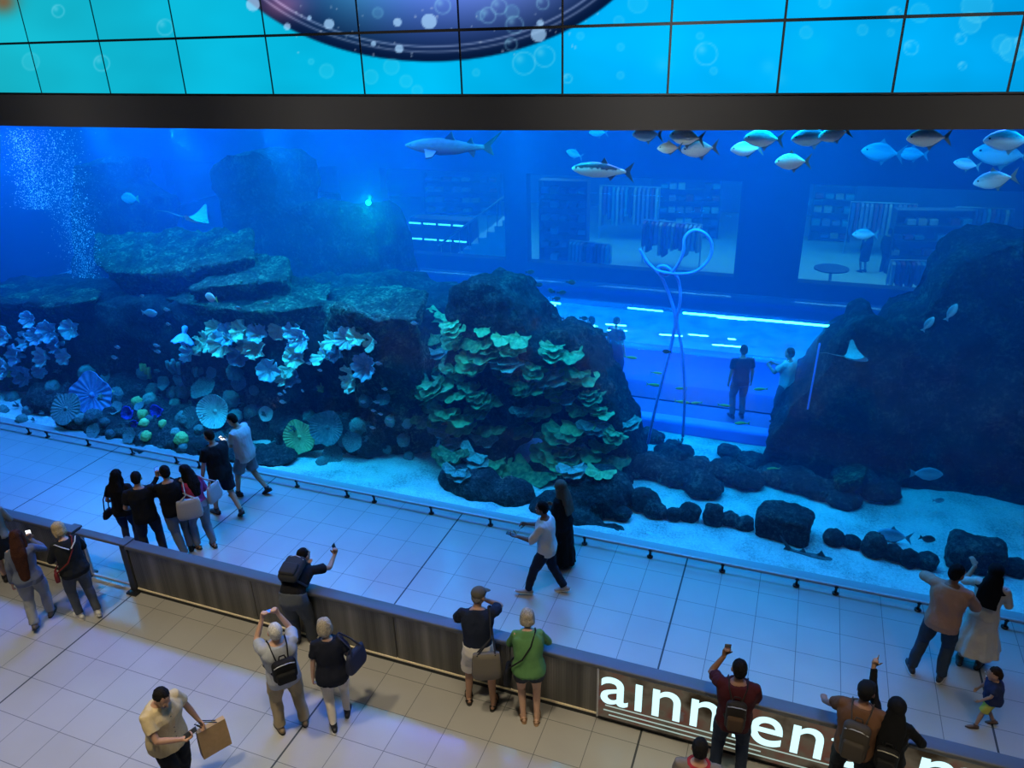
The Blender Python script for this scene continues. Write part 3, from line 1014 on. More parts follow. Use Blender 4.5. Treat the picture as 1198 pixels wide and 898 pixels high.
M_TLIGHT = emis('tunnel_strip_light', (.08, .70, 1.0, 1), 16.0)
M_TLAMP = emis('tunnel_lamp', (.12, .80, 1.0, 1), 20.0)
def tunnel_light(px0, py0, px1, py1, y, wd, mat, nm):
    a, b = on_y(px0, py0, y), on_y(px1, py1, y)
    off = np.array([-6, 6.6, 0])
    MB().tube([a - off, (a + b) / 2 - off, b - off], wd, 8).build(nm, mat, tun, smooth=True)
tunnel_light(380, 331, 440, 336, 5.9, .022, M_TLIGHT, 'strip_light')
tunnel_light(500, 341, 580, 347, 5.9, .018, M_TLIGHT, 'strip_light')
tunnel_light(585, 348, 655, 355, 5.9, .022, M_TLIGHT, 'strip_light')
tunnel_light(800, 366, 1000, 384, 5.85, .024, M_TLIGHT, 'strip_light')
tunnel_light(735, 360, 775, 364, 5.9, .016, M_TLIGHT, 'strip_light')
for a in [(840,371,874,374),(920,376,940,378),(990,383,1001,385),(683,380,696,381),(709,379,732,381),(711,386,733,387),(772,391,798,393),(806,391,828,393),(852,396,860,397),(834,403,872,406),(620,354,650,357)]:
    tunnel_light(*a, 6.1, .014, M_TLAMP, 'lamp')
# blue light washing the tunnel
for x in (-10, -5, 0, 5):
    area('tunnel_lamp', (x, 6.6, 2.1), (5, .4), 420, (.03, .20, 1.0), (x, 6.61, 0))
# ================================================================== the rock surfaces, for seating corals on them
finalize_remesh()
from mathutils.bvhtree import BVHTree
_V, _F_ = [], []
for o in bpy.data.objects:
    if o.type == 'MESH' and o.name.split('.')[0] in ('reef_rock', 'rubble_rock', 'boulder', 'sand_bed'):
        off = len(_V)
        co = get_co(o.data) + np.array(o.location)
        _V.extend(co.tolist())
        for p in o.data.polygons: _F_.append([i + off for i in p.vertices])
BVH = BVHTree.FromPolygons(_V, _F_)
del _V, _F_

def seat(px, py, dflt=2.0):
    d = Vector(ray(px, py)).normalized()
    h = BVH.ray_cast(Vector(CAM), d)
    if h[0] is None:
        return on_y(px, py, dflt), np.array([0, -1, .3]), dflt
    n = np.array(h[1])
    if n @ np.array(d) > 0: n = -n
    return np.array(h[0]), n, h[0][1]

def coral_mat(name, lo, hi, scale=6.0, rough=.85):
    m, t, out = nt(name)
    b = N(t, 'ShaderNodeBsdfPrincipled', i_Roughness=rough); L(t, b, 0, out, 0)
    b.inputs['Specular IOR Level'].default_value = .2
    tc = N(t, 'ShaderNodeTexCoord')
    oi = N(t, 'ShaderNodeObjectInfo')
    n1 = N(t, 'ShaderNodeTexNoise', i_Scale=scale, i_Detail=4.0); L(t, tc, 'Object', n1, 'Vector')
    ma = N(t, 'ShaderNodeMath', operation='MULTIPLY_ADD'); ma.inputs[1].default_value = .45
    L(t, oi, 'Random', ma, 0); L(t, n1, 'Fac', ma, 2)
    rp = ramp(t, [(.40, (*lo, 1)), (.95, (*hi, 1))]); L(t, ma, 0, rp, 0); L(t, rp, 0, b, 'Base Color')
    bp = N(t, 'ShaderNodeBump', i_Strength=.5, i_Distance=.02); L(t, n1, 'Fac', bp, 'Height'); L(t, bp, 0, b, 'Normal')
    return m
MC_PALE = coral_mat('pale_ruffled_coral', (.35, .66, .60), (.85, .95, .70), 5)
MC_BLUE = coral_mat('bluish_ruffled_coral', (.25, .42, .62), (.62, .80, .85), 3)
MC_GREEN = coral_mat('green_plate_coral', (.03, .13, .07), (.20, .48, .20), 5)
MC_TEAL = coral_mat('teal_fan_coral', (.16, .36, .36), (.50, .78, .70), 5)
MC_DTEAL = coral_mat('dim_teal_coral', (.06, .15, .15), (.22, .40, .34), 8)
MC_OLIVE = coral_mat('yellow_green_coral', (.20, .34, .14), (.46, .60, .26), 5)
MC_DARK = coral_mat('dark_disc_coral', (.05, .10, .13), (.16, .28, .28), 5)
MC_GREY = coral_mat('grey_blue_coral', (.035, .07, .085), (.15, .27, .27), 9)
MC_VIOLET = coral_mat('deep_blue_cup_coral', (.02, .03, .40), (.06, .10, .75), 5)
MC_VBLUE = coral_mat('bright_blue_fan', (.10, .28, .70), (.30, .55, .95), 4)
MC_LIME = coral_mat('lime_coral', (.25, .45, .12), (.60, .80, .30), 5)

def ruffle_mesh(seed, k=5, mat=None, cup=.55, ruf=.22):
    rg = np.random.default_rng(seed)
    ph = rg.uniform(0, 6.28, 4)
    def fn(u, v):
        th = 2 * math.pi * u
        r = .10 + .90 * v
        wob = 1 + .07 * v * math.sin(k * th + ph[0]) + .04 * v * math.sin((k * 2 + 1) * th + ph[1])
        z = cup * v ** 1.4 + ruf * v * v * (1.6 * abs(math.sin(k * .5 * th + ph[2])) - .8) + .07 * v * math.sin((2 * k - 1) * th + ph[3]) + .06 * v * v * math.sin((4 * k + 1) * th + ph[1]) + .03 * v * math.sin(9 * r + 3 * th)
        return (r * wob * math.cos(th), r * wob * math.sin(th), z - .3)
    q = MB(); q.grid(fn, 84, 14)
    q.tube([(0, 0, -.3), (0, 0, -.75)], [.13, .22], 10)
    return q.mesh('ruffle', mat, True)

def plate_mesh(seed, mat, tiers=2):
    rg = np.random.default_rng(seed)
    q = MB()
    for t_ in range(tiers):
        ph = rg.uniform(0, 6.28, 5)
        sc = 1 - .22 * t_
        oy, oz = rg.uniform(-.15, .15), .20 * t_
        def fn(u, v, side=0):
            th = -2.0 + 4.0 * u
            lob = .82 + .16 * math.sin(2 * th + ph[0]) + .22 * abs(math.sin(3.2 * th + ph[1])) + .06 * abs(math.sin(8 * th + ph[2]))
            r = sc * v * lob
            z = oz + .16 * v * v + .05 * math.sin(6 * r + 2 * th + ph[3]) + .04 * math.sin(9 * th + ph[4]) * v
            x, y = r * math.sin(th), -r * math.cos(th) * .85 + .25
            if side: z -= .10 * (1 - .6 * v) + .015
            return (x + oy, y, z)
        q.grid(lambda u, v: fn(u, v), 40, 10)
        q.grid(lambda u, v: fn(u, v, 1), 40, 10, flip=True)
        # rim
        a = [fn(i / 40, 1) for i in range(41)]; b = [fn(i / 40, 1, 1) for i in range(41)]
        q.loft([a, b], cap=False, close=False)
    return q.mesh('plate', mat, True)

def fan_mesh(seed, mat, ribs=26, cup=.22, lobes=.05):
    rg = np.random.default_rng(seed); ph = rg.uniform(0, 6.28, 3)
    def fn(u, v, s=0):
        th = 2 * math.pi * u
        lob = 1 + lobes * math.sin(3 * th + ph[0]) + lobes * math.sin(5 * th + ph[1])
        r = v * lob
        z = cup * v * v + .030 * v * math.sin(ribs * th) - (.05 if s else 0)
        return (r * math.cos(th), r * math.sin(th), z)
    q = MB()
    nu = ribs * 6
    q.grid(lambda u, v: fn(u, v), nu, 12); q.grid(lambda u, v: fn(u, v, 1), nu, 6, flip=True)
    q.loft([[fn(i / nu, 1) for i in range(nu + 1)], [fn(i / nu, 1, 1) for i in range(nu + 1)]], cap=False, close=False)
    q.tube([(0, 0, -.02), (0, 0, -.45)], [.14, .2], 10)
    return q.mesh('fan', mat, True)

def lump_mesh(seed, mat, amp=.20, f=5.0):
    q = MB(); q.ell((0, 0, 0), (1, 1, .8), None, 40, 26)
    me = q.mesh('lump', mat, True)
    co = get_co(me)
    d = np.abs(noise3(co * f + seed * 3.3)) * amp * 2 + fbm(co * 1.3 + seed, 3) * .25
    set_co(me, co * (1 + d)[:, None])
    return me

def branch_mesh(seed, mat, n=9, thick=.09):
    rg = np.random.default_rng(seed)
    q = MB()
    for _ in range(n):
        a = rg.uniform(0, 6.28); t_ = rg.uniform(.15, .8); l = rg.uniform(.7, 1.1)
        d = np.array([math.cos(a) * t_, math.sin(a) * t_, 1]); d = unit(d)
        b = d * .15; m_ = d * l * .6 + np.array([0, 0, .04]); e = m_ + unit(d + [0, 0, .8]) * l * .45
        q.tube([b, m_, e], [thick * 1.2, thick, thick * .7], 8)
        for _k in range(2):
            s_ = m_ * rg.uniform(.6, 1.1); dd = unit(d + rg.normal(size=3) * .7)
            q.tube([s_, s_ + dd * .3], [thick * .8, thick * .55], 7)
    return q.mesh('branch', mat, True)

def tube_sponge_mesh(seed, mat, n=4):
    rg = np.random.default_rng(seed)
    q = MB()
    for k in range(n):
        x = (k - n / 2) * .38
        p0, p1, p2 = np.array([x * .5, rg.uniform(-.1, .1), 0]), np.array([x, 0, .6]), np.array([x + .35, -.05, 1.1 + rg.uniform(0, .5)])
        q.tube([p0, p1, p2], [.16, .17, .16], 12, caps='flat')
    return q.mesh('tube_sponge', mat, True)

def align(n, spin):
    n = unit(n)
    a = Vector((0, 0, 1)).rotation_difference(Vector(n))
    M = a.to_matrix() @ Matrix.Rotation(spin, 3, 'Z')
    return M.to_euler()

def coral(name, mesh, px, py, rpx, label, nrm=None, spin=None, group=None, cat='coral', out=.5, flatz=1.0, solid=0.0):
    p, n, y = seat(px, py)
    s = rpx * px_size(y, px, py)
    if nrm is None: nrm = n * .6 + np.array([0, -.7, .5])
    p = p + unit(n) * s * out
    o = bpy.data.objects.new(name, mesh)
    COL.objects.link(o)
    o.location = p
    o.rotation_euler = align(nrm, RNG.uniform(0, 6.28) if spin is None else spin)
    o.scale = (s, s, s * flatz)
    if solid:
        md = o.modifiers.new('thick', 'SOLIDIFY'); md.thickness = solid
    return tag(o, label, cat, group)

# ---- pale ruffled corals under the long ledge, three clusters
RUF_M = [ruffle_mesh(i, 6 + i % 3, MC_PALE) for i in range(3)] + [ruffle_mesh(10 + i, 6 + i % 3, MC_BLUE) for i in range(3)]
CL = {
 'left': [(222,410,10,1),(234,402,9,0),(246,396,10,0),(256,383,9,0),(262,403,12,0),(271,392,11,1),(281,411,11,1),(286,384,11,0),(292,396,11,0),(303,387,10,1),(305,404,12,0)],
 'middle': [(327,385,9,0),(343,385,9,1),(318,429,11,1),(331,436,9,0),(340,428,9,0),(344,440,10,1),(347,409,9,1),(347,418,10,0),(357,398,12,1)],
 'right': [(377,412,11,0),(388,405,11,1),(392,397,9,0),(397,411,9,1),(410,396,11,1),(420,392,9,0),(435,400,9,0),(430,423,13,1),(408,438,11,0),(414,447,9,0)]}
for nm, pts in CL.items():
    for i, (px, py, r, b_) in enumerate(sorted(pts)):
        coral('ruffled_coral', RUF_M[(3 if b_ else 0) + i % 3], px, py, r * 1.25,
              ('bluish' if b_ else 'pale green') + ' ruffled coral, ' + ORD[i] + ' from left in the ' + nm + ' cluster under the long ledge', group='ruffled corals in the %s cluster' % nm, out=.45, solid=.05,
              nrm=np.array([RNG.uniform(-.5, .5), -.9, RNG.uniform(.1, .7)]))
# ---- far left, hazier ruffled corals
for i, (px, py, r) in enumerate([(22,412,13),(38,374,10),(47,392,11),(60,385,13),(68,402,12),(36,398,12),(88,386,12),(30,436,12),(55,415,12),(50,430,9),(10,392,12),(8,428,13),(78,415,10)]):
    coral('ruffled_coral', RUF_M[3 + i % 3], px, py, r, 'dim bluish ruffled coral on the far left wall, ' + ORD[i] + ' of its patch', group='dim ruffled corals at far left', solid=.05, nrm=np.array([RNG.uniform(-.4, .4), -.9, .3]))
# ---- big single pieces of the left garden
def one(name, mesh, px, py, r, label, **k): return coral(name, mesh, px, py, r, label, **k)
VIEW = np.array([.15, -1, .35])
one('fan_coral', fan_mesh(1, MC_VBLUE, 18, .12, .07), 114, 470, 25, 'large bright blue leaf-like fan standing in the coral garden', nrm=VIEW + [.2, 0, 0], spin=.3)
one('fan_coral', fan_mesh(2, MC_TEAL, 34, .30, .02), 254, 486, 20, 'large round pale teal ribbed coral behind the man in white', nrm=VIEW)
one('disc_coral', fan_mesh(3, MC_OLIVE, 30, .10, .05), 350, 510, 20, 'round yellow green disc coral above the sand', nrm=VIEW, spin=2.0)
one('disc_coral', fan_mesh(4, MC_DARK, 32, .28, .03), 389, 500, 20, 'dark ribbed disc coral right of the yellow green one', nrm=VIEW + [.1, 0, 0])
one('disc_coral', fan_mesh(5, MC_TEAL, 20, .30, .03), 316, 484, 9, 'small ring-edged disc coral between the two large discs', nrm=VIEW)
one('disc_coral', fan_mesh(6, MC_GREY, 24, .05, .03), 84, 482, 19, 'wide grey green flat coral left of the blue fan', nrm=VIEW + [0, 0, .5])
one('sponge', ruffle_mesh(33, 3, MC_VBLUE, .9, .05), 217, 391, 13, 'pointed blue sponge left of the ruffled coral clusters', nrm=np.array([0, -.5, -1]), solid=.05)
one('tube_sponge', tube_sponge_mesh(1, MC_LIME, 3), 176, 441, 13, 'bright green tube sponge in the coral garden', nrm=np.array([.1, -.3, 1.]), spin=0, out=.1)
one('tube_sponge', tube_sponge_mesh(2, MC_GREY, 4), 210, 436, 14, 'dark tube sponge right of the bright green one', nrm=np.array([-.1, -.3, 1.]), spin=0, out=.1)
one('tube_sponge', tube_sponge_mesh(3, MC_GREY, 2), 232, 440, 11, 'thin dark tube sponge beneath the left ruffled cluster', nrm=np.array([.1, -.3, 1.]), spin=0, out=.1)
CUP = ruffle_mesh(40, 3, MC_VIOLET, .8, .03)
one('cup_coral', CUP, 154, 484, 8, 'deep blue cup coral right of the blue fan, upper left of a pair', nrm=VIEW, solid=.1)
one('cup_coral', CUP, 186, 484, 8, 'deep blue cup coral beside the yellow balls, on their right', nrm=VIEW, solid=.1)
one('cup_coral', CUP, 158, 497, 5, 'smallest deep blue cup coral under the yellow balls', nrm=VIEW, solid=.1)
LM = [lump_mesh(i, MC_LIME) for i in range(3)]
for i, (px, py, r, w_) in enumerate([(160,471,6,'topmost'),(167,485,6,'second from the top'),(170,496,6,'third from the top'),(171,511,6,'fourth from the top'),(192,496,5,'off to the right'),(213,514,8,'beside the guard rail'),(132,461,6,'left of the blue fan')]):
    one('ball_coral', LM[i % 3], px, py, r, 'yellow green ball coral in the garden, ' + w_, group='yellow green ball corals', out=.3)
one('disc_coral', fan_mesh(7, MC_GREY, 20, .2, .04), 390, 537, 12, 'tilted grey disc lying low at the sand edge', nrm=np.array([.4, -.8, .6]))
one('disc_coral', fan_mesh(8, MC_GREY, 22, .3, .04), 415, 512, 12, 'dim disc coral right of the dark ribbed disc', nrm=VIEW)
one('disc_coral', fan_mesh(9, MC_GREY, 20, .25, .04), 283, 443, 10, 'dim disc coral under the left ruffled cluster', nrm=VIEW)
one('disc_coral', fan_mesh(11, MC_GREY, 20, .2, .06), 243, 453, 15, 'dim wide shelf coral above the pale teal ribbed coral', nrm=np.array([0, -.6, .9]))
one('disc_coral', fan_mesh(12, MC_GREY, 24, .1, .04), 228, 494, 14, 'dark flat coral leaning left of the pale teal ribbed coral', nrm=VIEW)
one('branch_coral', branch_mesh(3, MC_LIME, 10, .1), 14, 440, 9, 'bright pale branching coral low at the far left', nrm=np.array([0, -.5, 1.]), out=.1)
one('branch_coral', branch_mesh(4, MC_OLIVE, 12, .1), 378, 458, 10, 'bushy yellow green coral under the right ruffled cluster', nrm=np.array([0, -.5, 1.]), out=.1)
# ---- smaller growths filling the garden
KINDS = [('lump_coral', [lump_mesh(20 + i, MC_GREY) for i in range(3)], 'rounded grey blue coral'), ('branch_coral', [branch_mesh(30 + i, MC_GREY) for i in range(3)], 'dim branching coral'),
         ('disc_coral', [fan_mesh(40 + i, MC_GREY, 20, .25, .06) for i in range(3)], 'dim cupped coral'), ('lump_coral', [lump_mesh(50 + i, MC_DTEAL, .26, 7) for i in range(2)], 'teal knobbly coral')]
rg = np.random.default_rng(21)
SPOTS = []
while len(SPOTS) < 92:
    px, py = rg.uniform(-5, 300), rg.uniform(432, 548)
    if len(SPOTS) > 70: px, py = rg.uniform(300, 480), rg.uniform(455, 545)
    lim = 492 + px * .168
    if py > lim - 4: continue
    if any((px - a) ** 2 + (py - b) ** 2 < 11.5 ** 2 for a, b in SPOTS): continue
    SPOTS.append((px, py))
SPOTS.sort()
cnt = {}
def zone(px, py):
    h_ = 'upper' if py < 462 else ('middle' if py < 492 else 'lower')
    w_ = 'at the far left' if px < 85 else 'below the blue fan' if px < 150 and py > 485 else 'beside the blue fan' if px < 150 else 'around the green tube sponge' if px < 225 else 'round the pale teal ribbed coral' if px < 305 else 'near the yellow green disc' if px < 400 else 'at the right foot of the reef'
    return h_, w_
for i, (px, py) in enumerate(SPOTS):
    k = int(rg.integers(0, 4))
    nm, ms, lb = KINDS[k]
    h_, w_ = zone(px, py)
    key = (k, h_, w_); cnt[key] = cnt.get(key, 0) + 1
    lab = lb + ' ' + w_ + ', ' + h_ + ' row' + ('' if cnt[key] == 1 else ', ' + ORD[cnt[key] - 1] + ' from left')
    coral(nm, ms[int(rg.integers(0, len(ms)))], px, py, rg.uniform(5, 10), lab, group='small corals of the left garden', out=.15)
# ---- plate corals on the centre rock
PL = [plate_mesh(i, MC_GREEN if i != 4 else MC_DTEAL, 1 + i % 3) for i in range(6)]
PTS = [(511,372,13),(533,382,14),(517,394,13),(512,407,13),(540,402,14),(566,385,10),(512,424,16),(530,432,13),(505,436,13),(548,424,16),(575,410,20),(560,400,16),(606,397,14),(590,420,18),(515,455,18),(530,462,15),(500,470,16),(497,488,16),(520,482,15),(536,489,14),(514,500,14),(540,500,13),(563,462,15),(572,470,14),(558,480,13),(572,498,16),(566,510,13),(528,515,13),(545,532,18),(530,540,16),(552,540,16),(580,545,18),(592,548,13),(605,500,16),(628,508,12),(618,560,20),
       (626,430,14),(618,455,16),(640,440,20),(660,448,18),(676,440,16),(655,462,16),(690,462,14),(648,410,16),(670,415,14),(700,480,13),(640,478,14),(625,485,12),(676,500,16),(660,508,18),(696,500,14),(716,506,13),(650,525,18),(668,535,20),(640,536,14),(690,528,14),(718,535,17),(655,550,14),(732,500,12),(706,520,12),(503,395,11),(505,415,12),(498,452,13),(508,470,13),(522,444,12),(548,450,12),(600,410,12),(586,395,11),(590,440,12),(560,430,12),(520,530,12),(536,556,13),(612,480,11),(640,460,12),(680,480,12),(672,555,14),(700,556,12)]
for i, (px, py, r) in enumerate(sorted(PTS)):
    side_ = 'left flank' if px < 555 else ('middle' if px < 632 else 'right shoulder')
    hgt_ = 'top' if py < 400 else 'upper part' if py < 450 else 'waist' if py < 500 else 'foot'
    key = ('pl', side_, hgt_); cnt[key] = cnt.get(key, 0) + 1
    coral('plate_coral', PL[i % 6], px, py, r * 1.3, 'green plate coral on the centre rock, %s of its %s, %s from left' % (hgt_, side_, ORD[cnt[key] - 1]), group='plate corals on the centre rock',
          nrm=np.array([RNG.uniform(-.3, .3), RNG.uniform(-1.0, -.5), .9]), spin=RNG.uniform(-.5, .5), out=.25)
for px, py, r, lb in [(745,560,10,'dim bushy coral on the rock right of the plate corals'),(770,520,12,'dark bushy coral on the rubble beside the hose foot'),(796,520,9,'dark bushy coral under the hose'),(772,565,10,'dim spiky coral low in front of the rubble bank')]:
    one('branch_coral', KINDS[1][1][1], px, py, r, lb, nrm=np.array([0, -.3, 1.]), out=.1)
# ================================================================== FISH
def fish_mat(name, back, belly, rough=.35, band=None):
    m, t, out = nt(name)
    b = N(t, 'ShaderNodeBsdfPrincipled', i_Roughness=rough); L(t, b, 0, out, 0)
    tc = N(t, 'ShaderNodeTexCoord'); sp = N(t, 'ShaderNodeSeparateXYZ'); L(t, tc, 'Object', sp, 0)
    nz = N(t, 'ShaderNodeTexNoise', i_Scale=14.0, i_Detail=3.0); L(t, tc, 'Object', nz, 'Vector')
    ma = N(t, 'ShaderNodeMath', operation='MULTIPLY_ADD'); ma.inputs[1].default_value = .12; L(t, nz, 'Fac', ma, 0); L(t, sp, 2, ma, 2)
    mr = N(t, 'ShaderNodeMapRange'); mr.inputs['From Min'].default_value = -.10; mr.inputs['From Max'].default_value = .26; L(t, ma, 0, mr, 0)
    st = [(.45, (*belly, 1)), (.80, (*back, 1))] if band is None else [(.0, (*belly, 1)), (.50, (*belly, 1)), (.56, (*band, 1)), (.70, (*back, 1))]
    rp = ramp(t, st); L(t, mr, 0, rp, 0); L(t, rp, 0, b, 'Base Color')
    return m
MF_SILVER = fish_mat('silver_fish_skin', (.34, .36, .34), (.85, .80, .70))
MF_BLUE = fish_mat('blue_fish_skin', (.10, .30, .42), (.45, .70, .80))
MF_DARK = fish_mat('dark_fish_skin', (.02, .03, .035), (.10, .12, .12))
MF_GREY = fish_mat('grey_fish_skin', (.12, .20, .25), (.40, .52, .56))
MF_TARP = fish_mat('banded_silver_skin', (.10, .12, .10), (.80, .78, .60), band=(.03, .04, .04))
MF_YEL = fish_mat('yellow_fish_skin', (.45, .42, .08), (.7, .66, .2))
MF_PINK = fish_mat('pink_fish_skin', (.55, .28, .30), (.8, .5, .5))
MF_EYE = simple('fish_eye', (.01, .01, .01, 1), .15)
MF_SHARK = fish_mat('shark_skin', (.012, .025, .03), (.13, .19, .20), .7)
MF_PALE = fish_mat('pale_shark_skin', (.32, .48, .55), (.6, .75, .8), .6)

def fish_body(prof, mat, nm):
    """prof: (x, height, width, zoff); nose at -x"""
    q = MB()
    rings = []
    for x, h, w_, z in prof:
        rings.append([(x, w_ * math.cos(a), z + h * math.sin(a)) for a in np.linspace(0, 2 * math.pi, 16, endpoint=False)])
    q.loft(rings)
    return q.mesh(nm, mat, True)
def fin_mesh(pts, th, mat, nm='fin'):
    q = MB(); q.poly_prism(pts, -th / 2, th / 2)
    return q.mesh(nm, mat)

def make_fish_kind(nm, prof, fins, mat, finmat, eye=None, pect=None):
    """meshes of one kind: body + list of (part name, mesh)"""
    parts = [(pn, fin_mesh(p, .018, finmat, pn)) for pn, p in fins]
    if pect:
        q = MB()
        for s in (-1, 1): 
            a = [np.array([p[0], s * (p[1]), p[2]]) for p in pect]
            q.add(a + [v + np.array([0, 0, .015]) for v in a], [tuple(range(len(a))), tuple(range(2 * len(a) - 1, len(a) - 1, -1))] + [((k + 1) % len(a), k, len(a) + k, len(a) + (k + 1) % len(a)) for k in range(len(a))])
        parts.append(('pectoral_fin', q.mesh('pectoral_fin', finmat)))
    if eye:
        q = MB()
        for s in (-1, 1): q.ell((eye[0], s * eye[1], eye[2]), (eye[3], eye[3] * .5, eye[3]), None, 10, 8)
        parts.append(('eye', q.mesh('eye', MF_EYE, True)))
    return fish_body(prof, mat, nm), parts
P_POMP = [(-.50, .015, .010, -.02), (-.46, .07, .035, -.01), (-.38, .13, .06, 0), (-.25, .20, .08, 0), (-.08, .235, .085, 0), (.1, .20, .07, 0), (.24, .11, .045, 0), (.33, .035, .02, 0), (.37, .03, .012, 0)]
F_POMP = [('tail_fin', [(.34, .03), (.55, .24), (.45, .0), (.55, -.24), (.34, -.03)]), ('dorsal_fin', [(-.12, .21), (-.03, .34), (.02, .25), (.30, .07), (.28, .03), (0, .18)]), ('anal_fin', [(-.02, -.20), (.06, -.33), (.10, -.24), (.30, -.07), (.28, -.03)])]
P_LONG = [(-.50, .012, .01, 0), (-.45, .05, .03, 0), (-.34, .095, .05, 0), (-.15, .125, .06, 0), (.08, .11, .055, 0), (.24, .065, .035, 0), (.36, .03, .018, 0), (.40, .028, .012, 0)]
F_LONG = [('tail_fin', [(.37, .025), (.53, .16), (.46, .0), (.53, -.16), (.37, -.025)]), ('dorsal_fin', [(-.02, .11), (.04, .20), (.09, .12), (.12, .085)]), ('anal_fin', [(.10, -.09), (.15, -.16), (.24, -.06), (.2, -.05)])]
P_SHARK = [(-.50, .008, .012, .0), (-.46, .025, .035, .0), (-.40, .045, .055, .0), (-.28, .072, .072, .0), (-.12, .085, .075, .0), (.06, .070, .058, .0), (.20, .042, .034, .005), (.30, .026, .02, .01), (.37, .02, .012, .015)]
F_SHARK = [('tail_fin', [(.34, .0), (.36, .035), (.55, .17), (.50, .11), (.43, .03), (.46, -.06), (.40, -.035)]), ('dorsal_fin', [(-.06, .075), (.02, .15), (.03, .11), (.06, .06)]), ('rear_dorsal_fin', [(.17, .04), (.23, .10), (.24, .06), (.27, .03)]), ('anal_fin', [(.19, -.035), (.25, -.09), (.27, -.02)])]
PC_SHARK = [(-.26, .06, -.03), (-.16, .24, -.09), (-.10, .22, -.08), (-.12, .06, -.04)]
P_OVAL = [(-.50, .02, .012, 0), (-.44, .10, .045, 0), (-.30, .20, .075, 0), (-.10, .26, .085, 0), (.12, .22, .07, 0), (.28, .10, .04, 0), (.36, .05, .02, 0)]
F_OVAL = [('tail_fin', [(.33, .05), (.52, .17), (.48, .0), (.52, -.17), (.33, -.05)])]
KF = {'silver': make_fish_kind('fish', P_POMP, F_POMP, MF_SILVER, simple('fin_grey', (.10, .14, .14, 1), .5), (-.38, .056, .035, .024)),
      'blue': make_fish_kind('fish', P_POMP, F_POMP, MF_BLUE, simple('fin_blue', (.10, .28, .36, 1), .5), (-.38, .056, .035, .024)),
      'tarpon': make_fish_kind('fish', P_LONG, F_LONG, MF_TARP, simple('fin_dark', (.03, .05, .05, 1), .5), (-.42, .035, .018, .016)),
      'shark': make_fish_kind('shark', P_SHARK, F_SHARK, MF_SHARK, simple('fin_shark', (.05, .09, .10, 1), .6), (-.42, .05, .012, .008), PC_SHARK),
      'pale': make_fish_kind('shark', P_SHARK, F_SHARK, MF_PALE, simple('fin_pale', (.35, .5, .55, 1), .6), (-.42, .05, .012, .008), PC_SHARK),
      'dark': make_fish_kind('fish', P_OVAL, F_OVAL, MF_DARK, simple('fin_black', (.02, .03, .03, 1), .5)),
      'grey': make_fish_kind('fish', P_OVAL, F_OVAL, MF_GREY, simple('fin_greyblue', (.2, .32, .36, 1), .5)),
      'yellow': make_fish_kind('fish', P_LONG, F_LONG[:1], MF_YEL, simple('fin_yellow', (.45, .42, .1, 1), .5)),
      'pink': make_fish_kind('fish', P_OVAL, F_OVAL, MF_PINK, simple('fin_yellow', (.45, .42, .1, 1), .5))}

def fish(kind, px, py, lpx, y, label, head=180, pitch=0, roll=0, group=None, cat='fish', nm='fish'):
    """head: 180 nose to the left of the window, 0 to the right; pitch in degrees, nose down positive"""
    p = on_y(px, py, y)
    s = lpx * px_size(y, px, py)
    body, parts = KF[kind]
    o = bpy.data.objects.new(nm, body); COL.objects.link(o)
    o.location = p
    o.scale = (s,) * 3
    o.rotation_euler = (Matrix.Rotation(R(head - 180), 3, 'Z') @ Matrix.Rotation(R(-pitch), 3, 'Y') @ Matrix.Rotation(R(roll), 3, 'X')).to_euler()
    tag(o, label, cat, group)
    for pn, me in parts:
        c = bpy.data.objects.new(pn, me); COL.objects.link(c); c.parent = o
    return o

SILV = [(757,157,36,0,'under the beam, leftmost of the silver school'),(803,160,42,4,'upper of three crowded together left in the school'),(783,173,28,0,'lowest left of the three crowded together'),(818,174,42,-6,'right of the three crowded together'),
        (893,162,44,2,'above another one at the middle of the school'),(873,174,36,-4,'tucked below the darker one at mid school'),(927,189,40,-4,'alone below the rest of the school'),(976,157,36,-14,'half behind the blue grey one under the beam'),(1086,161,46,-3,'alone under the beam right of the school')]
for px, py, l, pt, lb in SILV:
    fish('silver', px, py, l, RNG.uniform(.8, 1.8), 'silver deep-bodied fish ' + lb, head=180 + RNG.uniform(-14, 14), pitch=pt * -1, group='silver fish school under the beam')
for px, py, l, pt, lb, y in [(950,160,46,-6,'blue grey fish under the beam overlapping a silver one',1.2),(1180,164,52,0,'big dark fish cut by the right edge under the beam',1.5),(1172,180,60,4,'long pale blue fish just below the dark one at the right edge',5.0),(1032,178,46,6,'faint blue fish hanging below the beam mid right',7.5),(1068,180,32,0,'faint blue fish following the other faint one',8.0),(1131,192,28,8,'small bright blue fish above the teal one at right',2.6),(1164,210,44,-14,'teal fish with a pale outline at the upper right',1.4),(1012,274,28,0,'pale blue fish in front of the reflected shoppers',3.5),(700,155,22,0,'faint fish below the beam above the long silver fish',5.5),(672,180,20,20,'faint small fish left above the long silver fish',5.5)]:
    fish('blue', px, py, l, y, lb, head=180 + RNG.uniform(-12, 12), pitch=-pt, group='bluish fish in the upper right')
fish('tarpon', 704, 199, 74, 1.6, 'long silver fish with a dark back stripe swimming left', head=176, pitch=-1)
fish('shark', 527, 172, 118, 2.4, 'grey shark swimming left near the top of the window', head=180, pitch=-1, cat='shark', nm='shark')
o = fish('pale', 596, 597, 112, .62, 'pale shark resting low at the window foot behind the walkers', head=172, pitch=-3, cat='shark', nm='shark')
fish('shark', 958, 655, 92, .75, 'dark nurse shark lying on the sand below the boulder row', head=2, pitch=12, cat='shark', nm='shark')
fish('pale', 775, 634, 54, .42, 'pale small shark on the sand before the egg-shaped boulder', head=160, pitch=-8, cat='shark', nm='shark')
